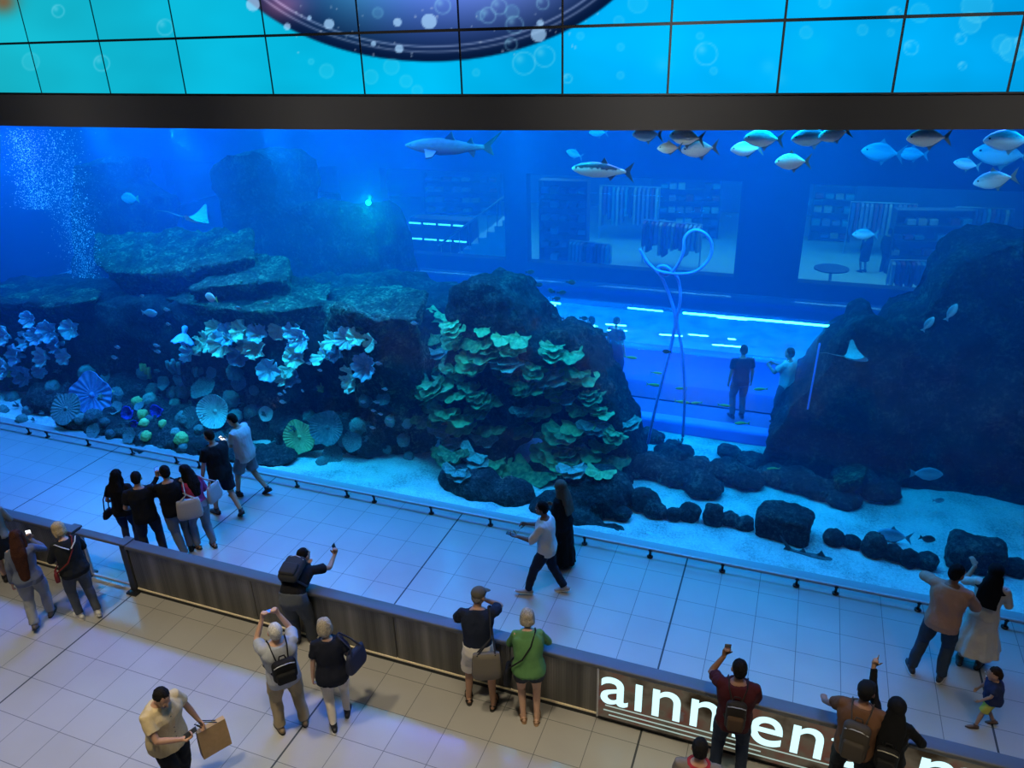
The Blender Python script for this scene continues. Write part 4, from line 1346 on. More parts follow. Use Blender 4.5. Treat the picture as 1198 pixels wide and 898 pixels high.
for px, py, l, y, hd, pt, k, lb in [(175,366,20,1.2,10,0,'grey','pale oval fish in front of the left reef wall'),(247,348,23,1.0,165,0,'pink','pinkish oval fish before the long ledge'),(1084,554,34,2.6,0,-8,'grey','grey fish near the sand before the right rocks, nose to the right'),(1113,365,22,2.6,20,-66,'grey','upper of two tail-up grey fish at the right rocks'),(1086,379,20,2.6,20,-60,'grey','lower of two tail-up grey fish at the right rocks'),
        (1085,630,20,1.4,20,14,'dark','small dark fish over the right sand'),(780,411,11,2.4,180,0,'dark','small black banded fish beside the hose'),(152,232,26,5.9,180,0,'pink','small pink and yellow fish in the dark recess left of the ray'),(1045,626,38,1.6,180,0,'blue','bluish flat fish gliding low over the right sand'),(1098,585,14,2.6,20,0,'grey','tiny grey fish under the big grey one at right'),
        (485,378,10,1.2,180,0,'grey','tiny pale fish beside the top of the centre rock'),(445,340,14,3.4,180,0,'dark','small dark fish above the flat topped rock by the tunnel lights')]:
    fish(k, px, py, l, y, lb, head=hd, pitch=pt)
DK = [(587,337),(604,350),(614,348),(624,347),(639,356),(645,340),(657,342),(651,349),(648,370),(633,373),(655,372),(640,384),(693,388),(707,391),(630,333),(668,330),(612,330),(683,372),(597,362),(620,318)]
for i, (px, py) in enumerate(sorted(DK)):
    fish('dark', px, py, RNG.uniform(9, 12), RNG.uniform(3.0, 4.2), 'small dark fish of the loose school by the centre rock top, %s from left' % ORD[i], head=RNG.choice([0, 180, 150, 30]), group='dark school at the centre rock')
YL = [(768,436),(765,450),(797,454),(815,471),(847,474),(868,495),(905,548),(798,470),(890,455),(738,418)]
for i, (px, py) in enumerate(sorted(YL)):
    fish('yellow', px, py, RNG.uniform(13, 18), RNG.uniform(2.8, 3.6), 'small yellowish fish before the tunnel, %s from left' % ORD[i], head=RNG.choice([0, 180, 200]), group='yellowish fish before the tunnel')
WF = [(166,346),(195,362),(197,379),(183,404),(184,411),(137,406),(134,418),(328,461),(333,458),(354,457),(361,425),(374,433),(331,470),(278,360),(312,354),(262,391),(443,425),(437,480),(445,484),(440,470),(450,455),(425,470),(455,490),(436,500)]
for i, (px, py) in enumerate(sorted(WF)):
    fish('grey', px, py, RNG.uniform(7, 11), RNG.uniform(.5, 1.0), 'tiny pale reef fish before the left reef, %s from left' % (ORD[i] if i < 20 else 'rightmost group, ' + ORD[i - 20]), head=RNG.choice([0, 180, 150]), group='tiny pale fish at the left reef')

# ---- rays
def ray_fish(px, py, wpx, y, label, head, pitch, roll, top, belly):
    s = wpx * px_size(y, px, py)
    q = MB()
    n = 22
    def outline(t_):   # t 0 nose .. 1 rear ; half width
        return np.interp(t_, [0, .06, .2, .42, .55, .8, 1], [.02, .07, .20, .50, .46, .16, .03])
    def zz(x, t_): return .06 * math.sin(math.pi * min(max(t_, 0), 1)) * max(0, 1 - abs(x) / .3)
    def fn(u, v, s_=1):
        t_ = v; hw = outline(t_); x = (u * 2 - 1) * hw
        back = .22 * (abs(x) / .5) ** 1.5
        return (t_ * .62 - .3 + back * .25, x, s_ * (zz(x, t_) + .004) + .30 * (abs(x) / .5) ** 2)
    q.cur = 0; q.grid(lambda u, v: fn(u, v, 1), 30, n)
    q.cur = 1; q.grid(lambda u, v: fn(u, v, -1), 30, n, flip=True)
    o = q.build('ray', [top, belly], None, True)
    c = MB().tube([(.28, 0, .01), (.5, .02, .03), (.8, .0, .06), (1.05, .05, .05)], [.02, .012, .007, .003], 8).build('tail', top, o, True)
    e = MB()
    for sg in (-1, 1): e.ell((-.22, sg * .06, .04), (.014, .01, .012), None, 8, 6)
    e.build('eye', MF_EYE, o, True)
    o.location = on_y(px, py, y); o.scale = (s,) * 3
    o.rotation_euler = (Matrix.Rotation(R(head - 180), 3, 'Z') @ Matrix.Rotation(R(-pitch), 3, 'Y') @ Matrix.Rotation(R(roll), 3, 'X')).to_euler()
    return tag(o, label, 'ray')
MR_T = simple('ray_back', (.16, .24, .24, 1), .6, var=.25, bscale=18); MR_B = simple('ray_belly', (.75, .80, .80, 1), .6)
ray_fish(231, 258, 46, 3.0, 'ray with raised wings gliding above the upper rock slab', 12, 12, -4, MR_T, MR_B)
ray_fish(1002, 419, 46, 2.0, 'spotted ray gliding before the dark sloping rock', 20, 8, -6, MR_T, MR_B)
q = MB(); 

# ---- hose, rod, bubbles, lamp
M_HOSE = simple('pale_blue_hose', (.16, .34, .95, 1), .4)
hose = thing('looped_hose', 'pale looped hose rising from the rubble to a knot before the tunnel', 'hose', (0, 0, 0))
def hose_run(pts, r, nm):
    P = [on_y(a, b, y) for a, b, y in pts]
    # Catmull-Rom
    Q = []
    for i in range(len(P) - 1):
        p0, p1, p2, p3 = P[max(i - 1, 0)], P[i], P[i + 1], P[min(i + 2, len(P) - 1)]
        for t_ in np.linspace(0, 1, 7)[:-1]:
            Q.append(.5 * (2 * p1 + (p2 - p0) * t_ + (2 * p0 - 5 * p1 + 4 * p2 - p3) * t_ ** 2 + (3 * p1 - p0 - 3 * p2 + p3) * t_ ** 3))
    Q.append(P[-1])
    MB().tube(Q, r, 8).build(nm, M_HOSE, hose, True)
hose_run([(749,292,2.6),(757,306,2.6),(770,319,2.6),(777,330,2.65),(784,348,2.7),(790,372,2.7),(786,400,2.7),(777,436,2.7),(767,476,2.75),(758,518,2.9)], .030, 'hose_run')
hose_run([(755,305,2.65),(768,316,2.6),(790,320,2.55),(812,318,2.6),(828,305,2.65),(833,288,2.65),(826,274,2.6),(812,269,2.55),(801,278,2.5),(799,296,2.5),(790,314,2.55),(778,322,2.6),(770,313,2.65),(780,312,2.6),(793,326,2.65),(796,350,2.65),(792,376,2.7),(798,410,2.7),(801,460,2.75),(799,510,2.9)], .028, 'hose_loop')
rod = MB().tube([on_y(959, 402, 2.9), on_y(945, 478, 2.9)], .018, 8).build('rod', M_HOSE, None, True)
tag(rod, 'thin pale upright rod left of the dark sloping rock face', 'rod')
MB_ = MB()
rg = np.random.default_rng(8)
for _ in range(4200):
    t_ = rg.uniform(0, 1) ** .8
    if rg.random() < .42: px, py, wd = 22 + 25 * t_, 150 + 95 * t_, 11
    else: px, py, wd = 62 + 40 * t_, 150 + 175 * t_, 9 + 6 * (1 - t_)
    px += rg.normal() * wd * 1.1
    p = on_y(px, py, rg.uniform(1.6, 2.6))
    r = abs(rg.normal()) * .005 + .0035
    MB_.add([p + np.array(v) * r for v in ((1, 0, 0), (-1, 0, 0), (0, 1, 0), (0, -1, 0), (0, 0, 1), (0, 0, -1))], [(0, 2, 4), (2, 1, 4), (1, 3, 4), (3, 0, 4), (2, 0, 5), (1, 2, 5), (3, 1, 5), (0, 3, 5)])
o = MB_.build('bubbles', simple('air_bubble', (.75, .85, .95, 1), .2), None, True, fix=False)
tag(o, 'twin columns of rising air bubbles at the left of the tank', 'bubbles', kind='stuff')
gl_ = thing('green_lamp', 'small bright green underwater lamp hanging behind the upper rock slab', 'lamp', on_y(431, 237, 6.0))
MB().ell((0, 0, 0), (.07, .07, .07)).build('bulb', emis('green_bulb', (.02, .9, .35, 1), 4.0), gl_, True)
MB().tube([(0, .05, .06), (0, .1, .12)], [.06, .08], 12).build('housing', M_DARKSTEEL, gl_, True)
ld = bpy.data.lights.new('green_glow', 'POINT'); ld.energy = 260; ld.color = (.0, 1, .45); ld.shadow_soft_size = .1
o = bpy.data.objects.new('green_glow', ld); COL.objects.link(o); o.location = on_y(431, 237, 5.8)
# ================================================================== PEOPLE
SKINS = {'light': (.55, .33, .23), 'tan': (.40, .22, .14), 'brown': (.26, .13, .08), 'deep': (.14, .07, .045)}
def skin(k): return simple('skin_' + k, (*SKINS[k], 1), .55, bump=.05, bscale=300, var=.04)
def cloth(name, col, rough=.9, bump=.35, bscale=220, var=.08):
    return simple('cloth_' + name, (*col, 1), rough, bump=bump, bscale=bscale, var=var, spec=.2)
def hairmat(name, col): return simple('hair_' + name, (*col, 1), .75, bump=.8, bscale=90, var=.35, spec=.12)
BLACK, NAVY, DENIM, GREYD = (.010, .010, .012), (.012, .016, .035), (.045, .07, .12), (.06, .06, .065)
M_EYEW = simple('eye_white', (.8, .8, .78, 1), .3)
M_IRIS = simple('eye_iris', (.03, .02, .015, 1), .2)
M_LIP = simple('lip', (.35, .12, .10, 1), .5)
M_SOLE = simple('shoe_sole', (.6, .6, .58, 1), .6)

def rotx(a): c, s = math.cos(a), math.sin(a); return np.array([[1, 0, 0], [0, c, -s], [0, s, c]])
def rotz(a): c, s = math.cos(a), math.sin(a); return np.array([[c, -s, 0], [s, c, 0], [0, 0, 1.]])
def roty(a): c, s = math.cos(a), math.sin(a); return np.array([[c, 0, s], [0, 1, 0], [-s, 0, c]])

def ik(a, c, l1, l2, pole):
    a, c = np.asarray(a, float), np.asarray(c, float)
    d = c - a
    dist = np.linalg.norm(d)
    if dist > (l1 + l2) * .995:
        c = a + d / dist * (l1 + l2) * .995
        d = c - a
        dist = np.linalg.norm(d)
    if dist < abs(l1 - l2) + .03:
        c = a + unit(d) * (abs(l1 - l2) + .03); d = c - a; dist = np.linalg.norm(d)
    x = (l1 * l1 - l2 * l2 + dist * dist) / (2 * dist)
    h = math.sqrt(max(l1 * l1 - x * x, 1e-6))
    dn = d / dist
    p = np.asarray(pole, float)
    p = unit(p - dn * (p @ dn))
    return a + dn * x + p * h, c

class Body:
    """joints of one posed figure, in a 1.75 m frame: +y is where it faces, +x its right"""
    def __init__(s, lean=0, twist=0, side=0, crouch=0, hipback=0, head=(0, 0), headroll=0, feet=None, hands=None, elbows=(None, None), fem=False, girth=1.0, shift=0.0):
        s.fem, s.g = fem, girth
        s.pel = np.array([shift, -hipback, .93 - crouch])
        s.lean, s.twist, s.sidea = R(lean), R(twist), R(side)
        s.sw = .155 if fem else .182       # half shoulder width
        feet = feet or [(-.11, 0), (.11, 0)]
        s.legs = []
        for sg, f in zip((-1, 1), feet):
            fx, fy = f[0], f[1]
            lift = f[2] if len(f) > 2 else 0.0
            pitch = R(f[3]) if len(f) > 3 else 0.0
            fyaw = R(f[4]) if len(f) > 4 else R(sg * 8)
            hip = s.pel + np.array([sg * .092, 0, -.02])
            ank = np.array([fx, fy, .085 + lift])
            pole = np.array([sg * .12, 1, 0])
            kn, an = ik(hip, ank, .43, .42, pole)
            s.legs.append((hip, kn, an, pitch, fyaw))
        s.chestM, s.nb = None, None
        s.nb, Mn = s.spine(.545)
        _, Mc = s.spine(.42)
        s.Mc = Mc
        hy, hp = R(head[0]), R(head[1])
        s.Mh = rotz(-hy + 0) @ rotx(-s.lean * .35 - hp) @ roty(R(headroll))
        s.head = s.nb + s.Mh @ np.array([0, .025, .15])
        s.arms = []
        hands = hands or (None, None)
        for k, sg in enumerate((-1, 1)):
            sh = s.spine(.475)[0] + Mc @ np.array([sg * s.sw, 0, 0])
            tgt = hands[k]
            if tgt is None:
                tgt = sh + np.array([sg * .07, .03, -.53])
            el = elbows[k] if elbows[k] is not None else (sg * .5, -.8, -.3)
            e, w_ = ik(sh, tgt, .285, .255, el)
            s.arms.append((sh, e, w_))
    def spine(s, h):
        p = s.pel.copy()
        n = 14
        M = np.eye(3)
        for i in range(n):
            hh = h * (i + .5) / n
            k = min(max(hh / .28, 0), 1)
            M = rotz(-s.twist * k) @ roty(s.sidea * k) @ rotx(-s.lean * k)
            p = p + M @ np.array([0, 0, h / n])
        k = min(max(h / .28, 0), 1)
        return p, rotz(-s.twist * k) @ roty(s.sidea * k) @ rotx(-s.lean * k)

TORSO_M = [(-.09, .155, .112, .0), (.0, .168, .122, -.01), (.08, .160, .112, 0), (.16, .150, .105, .005), (.28, .168, .118, .01), (.38, .182, .12, .005), (.45, .182, .10, 0), (.50, .125, .08, -.005), (.545, .062, .060, 0)]
TORSO_F = [(-.09, .160, .118, .0), (.0, .175, .128, -.012), (.08, .155, .110, 0), (.16, .132, .098, .005), (.28, .148, .122, .018), (.36, .155, .115, .012), (.44, .155, .092, 0), (.50, .10, .07, -.005), (.545, .052, .052, 0)]

def torso_rings(B, h0, h1, infl, hem_flare=0.0, n=26):
    prof = TORSO_F if B.fem else TORSO_M
    hs = [p[0] for p in prof]
    out = []
    for h in np.linspace(h0, h1, 14):
        rx = np.interp(h, hs, [p[1] for p in prof])
        ry = np.interp(h, hs, [p[2] for p in prof])
        oy = np.interp(h, hs, [p[3] for p in prof])
        gg = 1 + (B.g - 1) * (1 if h < .4 else max(0, 1 - (h - .4) / .1))
        fl_ = hem_flare * max(0, 1 - (h - h0) / .25)
        if h >= 0:
            p, M = B.spine(h)
        else:
            p, M = B.pel + np.array([0, 0, h]), np.eye(3)
        rx, ry = rx * gg + infl + fl_, ry * (gg * 1.06 if B.g > 1 else gg) + infl + fl_
        ring = []
        for a in np.linspace(0, 2 * math.pi, n, endpoint=False):
            c, s = math.cos(a), math.sin(a)
            e = .86     # squarish ellipse
            ring.append(p + M @ np.array([rx * math.copysign(abs(c) ** e, c), oy + ry * math.copysign(abs(s) ** e, s), 0]))
        out.append(ring)
    return out

def limb(mb, pts, rads, n=14):
    P, Q = [], []
    for i in range(len(pts) - 1):
        for t in np.linspace(0, 1, 5)[:-1]:
            P.append(np.asarray(pts[i]) * (1 - t) + np.asarray(pts[i + 1]) * t)
            Q.append(rads[i] * (1 - t) + rads[i + 1] * t)
    P.append(np.asarray(pts[-1])); Q.append(rads[-1])
    mb.tube(P, Q, n)

def leg_points(B, k):
    hip, kn, an, pitch, fy = B.legs[k]
    th = hip + (kn - hip) * .5
    cf = kn + (an - kn) * .32
    back = unit(np.cross(unit(an - kn), [1, 0, 0]))
    return hip, th, kn, cf, an

def make_hand(mb, w_, d, n, side, curl=.6, point=False, thumb_side=1):
    """palm, four unequal bent fingers and a thumb; d along the forearm, n towards the palm's inner face"""
    d = unit(d); n = unit(np.asarray(n, float) - d * (np.asarray(n, float) @ d)); s = np.cross(d, n)
    s = s * thumb_side
    mb.tube([w_ - d * .01, w_ + d * .03, w_ + d * .06, w_ + d * .088], [.027, .036, .041, .038], 12, up=n, flat=[.75, .42, .36, .34])
    for i, (off, ln) in enumerate(((.030, .070), (.010, .079), (-.010, .073), (-.029, .057))):
        c = curl * (1 + .12 * i)
        if point and i == 0: c = .05
        base = w_ + d * .086 + s * off
        a1, a2, a3 = c * .7, c * 1.6, c * 2.3
        p = [base - d * .02]
        p.append(base)
        for a, l in ((a1, .45), (a2, .32), (a3, .26)):
            p.append(p[-1] + (d * math.cos(a) + n * math.sin(a)) * ln * l)
        mb.tube(p, [.0105, .0105, .0098, .0090, .0078], 8)
    b = w_ + d * .028 + s * .026
    t1 = b + unit(d * .6 + s * .75 + n * .35) * .040
    t2 = t1 + unit(d * .85 + s * .2 + n * .55 * (1 + curl * .4)) * .030
    t3 = t2 + unit(d * .8 - s * .1 + n * .6 * (1 + curl * .6)) * .022
    mb.tube([b - s * .01, b, t1, t2, t3], [.014, .0135, .0115, .0105, .0085], 8)

def wrinkle(amp, seed, freq=9.0, fold=1.0):
    def f(co, no):
        q = co * np.array([freq, freq, freq * .55]) + seed * 5.1
        d = fbm(q, 3) * amp + (np.abs(noise3(co * np.array([6, 6, 4.2]) + seed)) - .15) * amp * 2.6 * fold + (np.abs(noise3(co * np.array([13, 13, 8]) + seed * 2)) - .15) * amp * 1.2 * fold
        return co + no * d[:, None]
    return f

PEOPLE = []
def person(label, x, y, yaw, h=1.75, skin_='tan', fem=False, top=None, sleeve='short', hem=-.10, top_infl=.022, flare=0.0, bottom=None, btype='trousers', shoe=BLACK, sole=False, barefoot=False,
           hair='short', hairc=('black', (.008, .007, .007)), hat=None, pose=None, hand_opt=None, cat='person', voxel=.0085, top_name=None, bottom_name=None, face=True, brim=True, group=None, z=0.0, legw=1.0, hem_z=.5, hairlen=.36, baby=1.0, hatc=(.10, .085, .06), girth=1.0):
    pose = dict(pose or {})
    B = Body(fem=fem, girth=girth, **pose)
    S = h / 1.75
    ms = skin(skin_)
    tops = cloth(top_name, top) if top is not None else None
    bots = cloth(bottom_name, bottom) if bottom is not None else None
    # ---- body, one surface
    mb = MB()
    mb.loft(torso_rings(B, -.09, .545, 0))
    mb.ell(B.pel + np.array([0, -.005, -.05]), (.15 * B.g, .115, .10))
    for k, sg in enumerate((-1, 1)):
        hip, th, kn, cf, an = leg_points(B, k)
        limb(mb, [hip, th, kn, cf, an], [.092, .080, .056, .054, .036])
        sh, e, w_ = B.arms[k]
        Mc = B.Mc
        inn = B.spine(.46)[0] + Mc @ np.array([sg * B.sw * .55, 0, 0])
        limb(mb, [inn, sh, sh + (e - sh) * .35, e, e + (w_ - e) * .3, w_], [.058, .053 if not fem else .045, .047 if not fem else .040, .038 if not fem else .033, .038 if not fem else .033, .026])
        ho = (hand_opt or ({}, {}))[k] or {}
        d = unit(ho.get('d', unit(w_ - e)))
        n = ho.get('n', (-sg, .2, 0))
        # the thumb sits on the forward / inner edge
        s_ = np.cross(d, unit(np.asarray(n, float) - d * (np.asarray(n, float) @ d)))
        want = np.asarray(ho.get('thumb', (0, 1, .3)), float)
        make_hand(mb, w_, d, n, sg, ho.get('curl', .55), ho.get('point', False), 1 if s_ @ want >= 0 else -1)
        fyaw = B.legs[k][4]; pit = B.legs[k][3]
        Mf = rotz(-fyaw) @ rotx(-pit)
        if barefoot:
            P = [an + Mf @ np.array([0, yy, zz]) for yy, zz in ((-.055, -.05), (-.02, -.045), (.05, -.052), (.11, -.060), (.165, -.066))]
            mb.tube(P, [.028, .034, .040, .044, .030], 12, flat=[1, 1.1, .8, .5, .42])
    # neck + head
    Mh, hc = B.Mh, B.head
    mb.tube([B.nb - B.Mc @ np.array([0, 0, .04]), B.nb, hc + Mh @ np.array([0, -.015, -.05])], [.058, .052, .050] if not fem else [.05, .044, .043], 14)
    bs = baby
    Mk = Mh * bs
    mb.ell(hc + Mk @ np.array([0, -.012, .022]), (.080, .098, .100), Mk)
    mb.ell(hc + Mk @ np.array([0, .028, -.035]), (.060, .064, .080), Mk)
    mb.ell(hc + Mk @ np.array([0, .058, -.092]), (.030, .030, .024), Mk)
    mb.tube([hc + Mk @ np.array([0, .088, .012]), hc + Mk @ np.array([0, .103, -.028])], [.010, .016], 8)
    mb.ell(hc + Mk @ np.array([0, .082, .022]), (.055, .014, .012), Mk)
    for sg in (-1, 1):
        mb.ell(hc + Mk @ np.array([sg * .080, -.006, -.012]), (.011, .022, .033), Mk, 10, 8)
    mb.scale(S)
    root = mb.build('person', ms)
    root.location = (x, y, z)
    root.rotation_euler = (0, 0, -R(yaw))
    tag(root, label, cat, group)
    remesh(root, voxel, None, 2)
    sd = len(PEOPLE) + 1
    def part(name, mb_, mat, vox=.011, post='w', sm=2):
        mb_.scale(S)
        o = mb_.build(name, mat, root)
        if vox: remesh(o, vox, wrinkle(.010, sd) if post == 'w' else post, sm)
        return o
    # ---- trousers / shorts / skirt
    if bots is not None:
        q = MB()
        if btype in ('trousers', 'shorts', 'leggings', 'wide'):
            inf = {'trousers': .018, 'shorts': .024, 'leggings': .009, 'wide': .034}[btype] * legw
            q.loft(torso_rings(B, -.09, .10, inf * .8 + .006))
            q.ell(B.pel + np.array([0, -.008, -.06]), (.155 * B.g + inf * .5, .12 + inf * .5, .105))
            for k in (0, 1):
                hip, th, kn, cf, an = leg_points(B, k)
                if btype == 'shorts':
                    e_ = th + (kn - th) * (.75 if hem_z > .45 else 1.0)
                    if hem_z > .6: e_ = hip + (kn - hip) * .45
                    P, Q = [hip, th if hem_z <= .6 else hip + (kn - hip) * .3, e_], [.098 + inf * .5, .084 + inf * 1.2, .078 + inf * 1.5]
                    q.tube([P[0], P[0] * .5 + P[1] * .5, P[1], P[1] * .5 + P[2] * .5, P[2]], [Q[0], (Q[0] + Q[1]) / 2, Q[1], (Q[1] + Q[2]) / 2, Q[2]], 16, caps='flat')
                else:
                    lo = an + (kn - an) * .02
                    w2 = {'trousers': .024, 'leggings': .006, 'wide': .05}[btype] * legw
                    pts = [hip, th, kn, cf, lo]
                    rr = [.096 + inf * .5, .083 + inf, .058 + inf, .052 + inf * 1.1, .038 + w2]
                    P, Q = [], []
                    for i in range(4):
                        for t_ in np.linspace(0, 1, 5)[:-1]:
                            P.append(pts[i] * (1 - t_) + pts[i + 1] * t_); Q.append(rr[i] * (1 - t_) + rr[i + 1] * t_)
                    P.append(pts[-1]); Q.append(rr[-1])
                    q.tube(P, Q, 16, caps='flat')
        part({'trousers': 'trousers', 'shorts': 'shorts', 'leggings': 'leggings', 'wide': 'trousers'}.get(btype, 'skirt'), q, bots) if btype not in ('skirt', 'dress') else None
    if btype in ('skirt', 'dress', 'robe'):
        q = MB()
        rings = []
        top_h = .10
        k0, k1 = B.legs[0][2], B.legs[1][2]
        mid = (k0 + k1) / 2; mid[2] = hem_z
        spread = abs(k0[1] - k1[1]) * .5
        for t_ in np.linspace(0, 1, 14):
            c = (B.pel + np.array([0, -.005, top_h])) * (1 - t_) + mid * t_
            rx = np.interp(t_, [0, .2, .4, 1], [.15, .185, .20, .17 + flare]) + .01
            ry = np.interp(t_, [0, .2, .4, 1], [.115, .15, .165, .15 + flare * .8 + spread * .8]) + .01
            ring = []
            for a in np.linspace(0, 2 * math.pi, 60, endpoint=False):
                rip = 1 + (.05 * t_) * math.sin(9 * a + sd) + .025 * t_ * math.sin(17 * a + 1.3)
                ring.append(c + np.array([rx * rip * math.cos(a), ry * rip * math.sin(a), 0]))
            rings.append(ring)
        q.loft(rings)
        part('skirt', q, bots, .012)
    # ---- top
    if tops is not None:
        q = MB()
        q.loft(torso_rings(B, hem, .525, top_infl, flare if btype != 'skirt' and btype != 'dress' and btype != 'robe' else 0))
        for k, sg in enumerate((-1, 1)):
            sh, e, w_ = B.arms[k]
            inn = B.spine(.455)[0] + B.Mc @ np.array([sg * B.sw * .5, 0, 0])
            a0 = .053 if not fem else .045
            if sleeve == 'short': pts, rr = [inn, sh, sh + (e - sh) * .66], [a0 + top_infl * .7, a0 + .016, a0 + .022]
            elif sleeve == 'half': pts, rr = [inn, sh, e, e + (w_ - e) * .1], [a0 + top_infl * .7, a0 + .016, a0 + .012, a0 + .008]
            elif sleeve == 'none': pts, rr = [inn, sh], [a0 + .01, a0 + .008]
            else: pts, rr = [inn, sh, e, e + (w_ - e) * .45, e + (w_ - e) * .96], [a0 + top_infl * .7, a0 + .014, a0 + .008, .046, .037]
            P, Q = [], []
            for i in range(len(pts) - 1):
                for t_ in np.linspace(0, 1, 5)[:-1]:
                    P.append(pts[i] * (1 - t_) + pts[i + 1] * t_); Q.append(rr[i] * (1 - t_) + rr[i + 1] * t_)
            P.append(pts[-1]); Q.append(rr[-1])
            q.tube(P, Q, 16, caps='flat')
        part('shirt' if btype != 'dress' else 'bodice', q, tops)
    # ---- hair / head covering
    mh = hairmat(*hairc)
    q = MB()
    H_ = lambda v: hc + Mh @ (np.array(v) * bs)
    Mh0, Mh = Mh, Mh * bs
    def hp(amp=.006, f=30):
        return lambda co, no: co + no * (fbm(co * np.array([f, f, f * .4]), 3) * amp)[:, None]
    if hair == 'short':
        q.ell(H_((0, -.022, .034)), (.083, .096, .098), Mh); q.ell(H_((0, -.052, -.005)), (.076, .062, .082), Mh)
        part('hair', q, mh, .009, hp(.007))
    elif hair == 'crop':
        q.ell(H_((0, -.020, .030)), (.080, .094, .095), Mh); q.ell(H_((0, -.048, -.01)), (.073, .060, .075), Mh)
        part('hair', q, mh, .009, hp(.003))
    elif hair == 'bob':
        q.ell(H_((0, -.020, .036)), (.094, .104, .100), Mh); q.ell(H_((0, -.045, -.02)), (.098, .076, .10), Mh)
        for sg in (-1, 1): q.ell(H_((sg * .075, -.005, -.03)), (.026, .055, .085), Mh)
        part('hair', q, mh, .009, hp(.014, 22))
    elif hair in ('long', 'ponytail'):
        q.ell(H_((0, -.020, .034)), (.090, .102, .100), Mh); q.ell(H_((0, -.05, -.02)), (.088, .070, .10), Mh)
        bkd = B.Mc @ np.array([0, -1, 0])
        base = H_((0, -.075, -.05))
        down = B.spine(.545 - .10)[0] + bkd * .125
        end = B.spine(max(.545 - hairlen, .05))[0] + bkd * .15
        if hair == 'long':
            q.tube([H_((0, -.05, .02)), base, base * .4 + down * .6, down, end], [.080, .094, .105, .112, .070], 16, up=bkd, flat=[.8, .6, .48, .40, .35])
            for sg in (-1, 1): q.tube([H_((sg * .07, -.01, .02)), H_((sg * .085, .0, -.08)), B.spine(.45)[0] + B.Mc @ np.array([sg * .095, -.04, 0.0])], [.03, .036, .030], 10)
        else:
            q.tube([H_((0, -.10, .03)), H_((0, -.15, .0)), down * .5 + base * .5 + bkd * .03, down], [.025, .04, .035, .012], 10)
        part('hair', q, mh, .010, hp(.012, 20))
    elif hair == 'hijab':
        q.ell(H_((0, -.022, .026)), (.100, .112, .112), Mh); q.ell(H_((0, -.02, -.06)), (.088, .085, .11), Mh)
        q.tube([H_((0, -.01, -.07)), B.nb + B.Mc @ np.array([0, 0, -.03]), B.spine(.43)[0]], [.082, .125, .205], 18, up=(0, 1, 0), flat=[.95, .80, .66], caps='flat')
        bkd = B.Mc @ np.array([0, -1, 0])
        q.tube([H_((0, -.08, -.02)), B.spine(.48)[0] + bkd * .10, B.spine(.22)[0] + bkd * .16], [.09, .14, .13], 16, up=bkd, flat=[.7, .4, .25], caps='flat')
        # open the face
        part('headscarf', q, cloth(*hairc), .010, wrinkle(.006, sd))
    if hat == 'cap':
        q = MB()
        q.ell(H_((0, -.016, .050)), (.091, .106, .078), Mh)
        q.tube([H_((0, .07, .055)), H_((0, .12, .038)), H_((0, .16, .018))], [.078, .074, .050], 16, up=Mh @ np.array([0, 0, 1.]), flat=.10)
        part('cap', q, cloth('cap_' + str(sd), hatc), .008, None)
    # ---- shoes
    if not barefoot:
        sm = simple('shoe_%d_%d_%d' % tuple(int(c * 255) for c in shoe), (*shoe, 1), .5, bump=.15)
        for k in (0, 1):
            hip, kn, an, pit, fyaw = B.legs[k]
            Mf = rotz(-fyaw) @ rotx(-pit)
            q = MB()
            P = [an + Mf @ np.array([0, yy, zz]) for yy, zz in ((-.062, -.042), (-.03, -.038), (.04, -.045), (.10, -.055), (.15, -.060), (.185, -.064))]
            q.tube(P, [.034, .042, .044, .049, .045, .030], 14, flat=[1.1, 1.1, .95, .65, .55, .5])
            q.tube([an + np.array([0, 0, .045]), an + np.array([0, 0, -.02])], [.047, .046], 12, caps='flat')
            o = part('shoe', q, sm, .009, None)
            q = MB()
            q.tube([an + Mf @ np.array([0, yy, -.076]) for yy in (-.068, -.04, .03, .10, .15, .195)], [.032, .043, .043, .051, .048, .028], 14, flat=[.3, .24, .22, .19, .19, .25])
            q.scale(S)
            so = q.build('sole', M_SOLE if sole else simple('dark_sole', (.02, .02, .02, 1), .7), o, smooth=True)
    else:
        for k in (0, 1):
            hip, kn, an, pit, fyaw = B.legs[k]
            Mf = rotz(-fyaw) @ rotx(-pit)
            q = MB()
            q.tube([an + Mf @ np.array([0, yy, -.078]) for yy in (-.075, -.04, .03, .10, .15, .195)], [.032, .043, .043, .051, .048, .028], 14, flat=[.22, .18, .16, .15, .15, .2])
            q.tube([an + Mf @ np.array([-.046, .06, -.07]), an + Mf @ np.array([0, .085, -.015]), an + Mf @ np.array([.046, .06, -.07])], .012, 8)
            q.tube([an + Mf @ np.array([-.042, -.02, -.07]), an + Mf @ np.array([-.036, -.055, -.03]), an + Mf @ np.array([.036, -.055, -.03]), an + Mf @ np.array([.042, -.02, -.07])], .009, 8)
            q.scale(S)
            q.build('sandal', simple('shoe_%d_%d_%d' % tuple(int(c * 255) for c in shoe), (*shoe, 1), .5, bump=.15), root, smooth=True)
    if face:
        for sg in (-1, 1):
            q = MB(); q.ell(H_((sg * .031, .079, .004)), (.013, .010, .009), Mh, 10, 8); q.scale(S)
            e_ = q.build('eye', M_EYEW, root, smooth=True)
            q = MB(); q.ell(H_((sg * .031, .0875, .004)), (.006, .004, .006), Mh, 8, 6); q.scale(S)
            q.build('iris', M_IRIS, e_, smooth=True)
        q = MB(); q.ell(H_((0, .088, -.064)), (.024, .009, .009), Mh, 10, 8); q.scale(S)
        q.build('mouth', M_LIP, root, smooth=True)
    B.S, B.root, B.x, B.y, B.yaw, B.z = S, root, x, y, yaw, z
    PEOPLE.append(B)
    return B

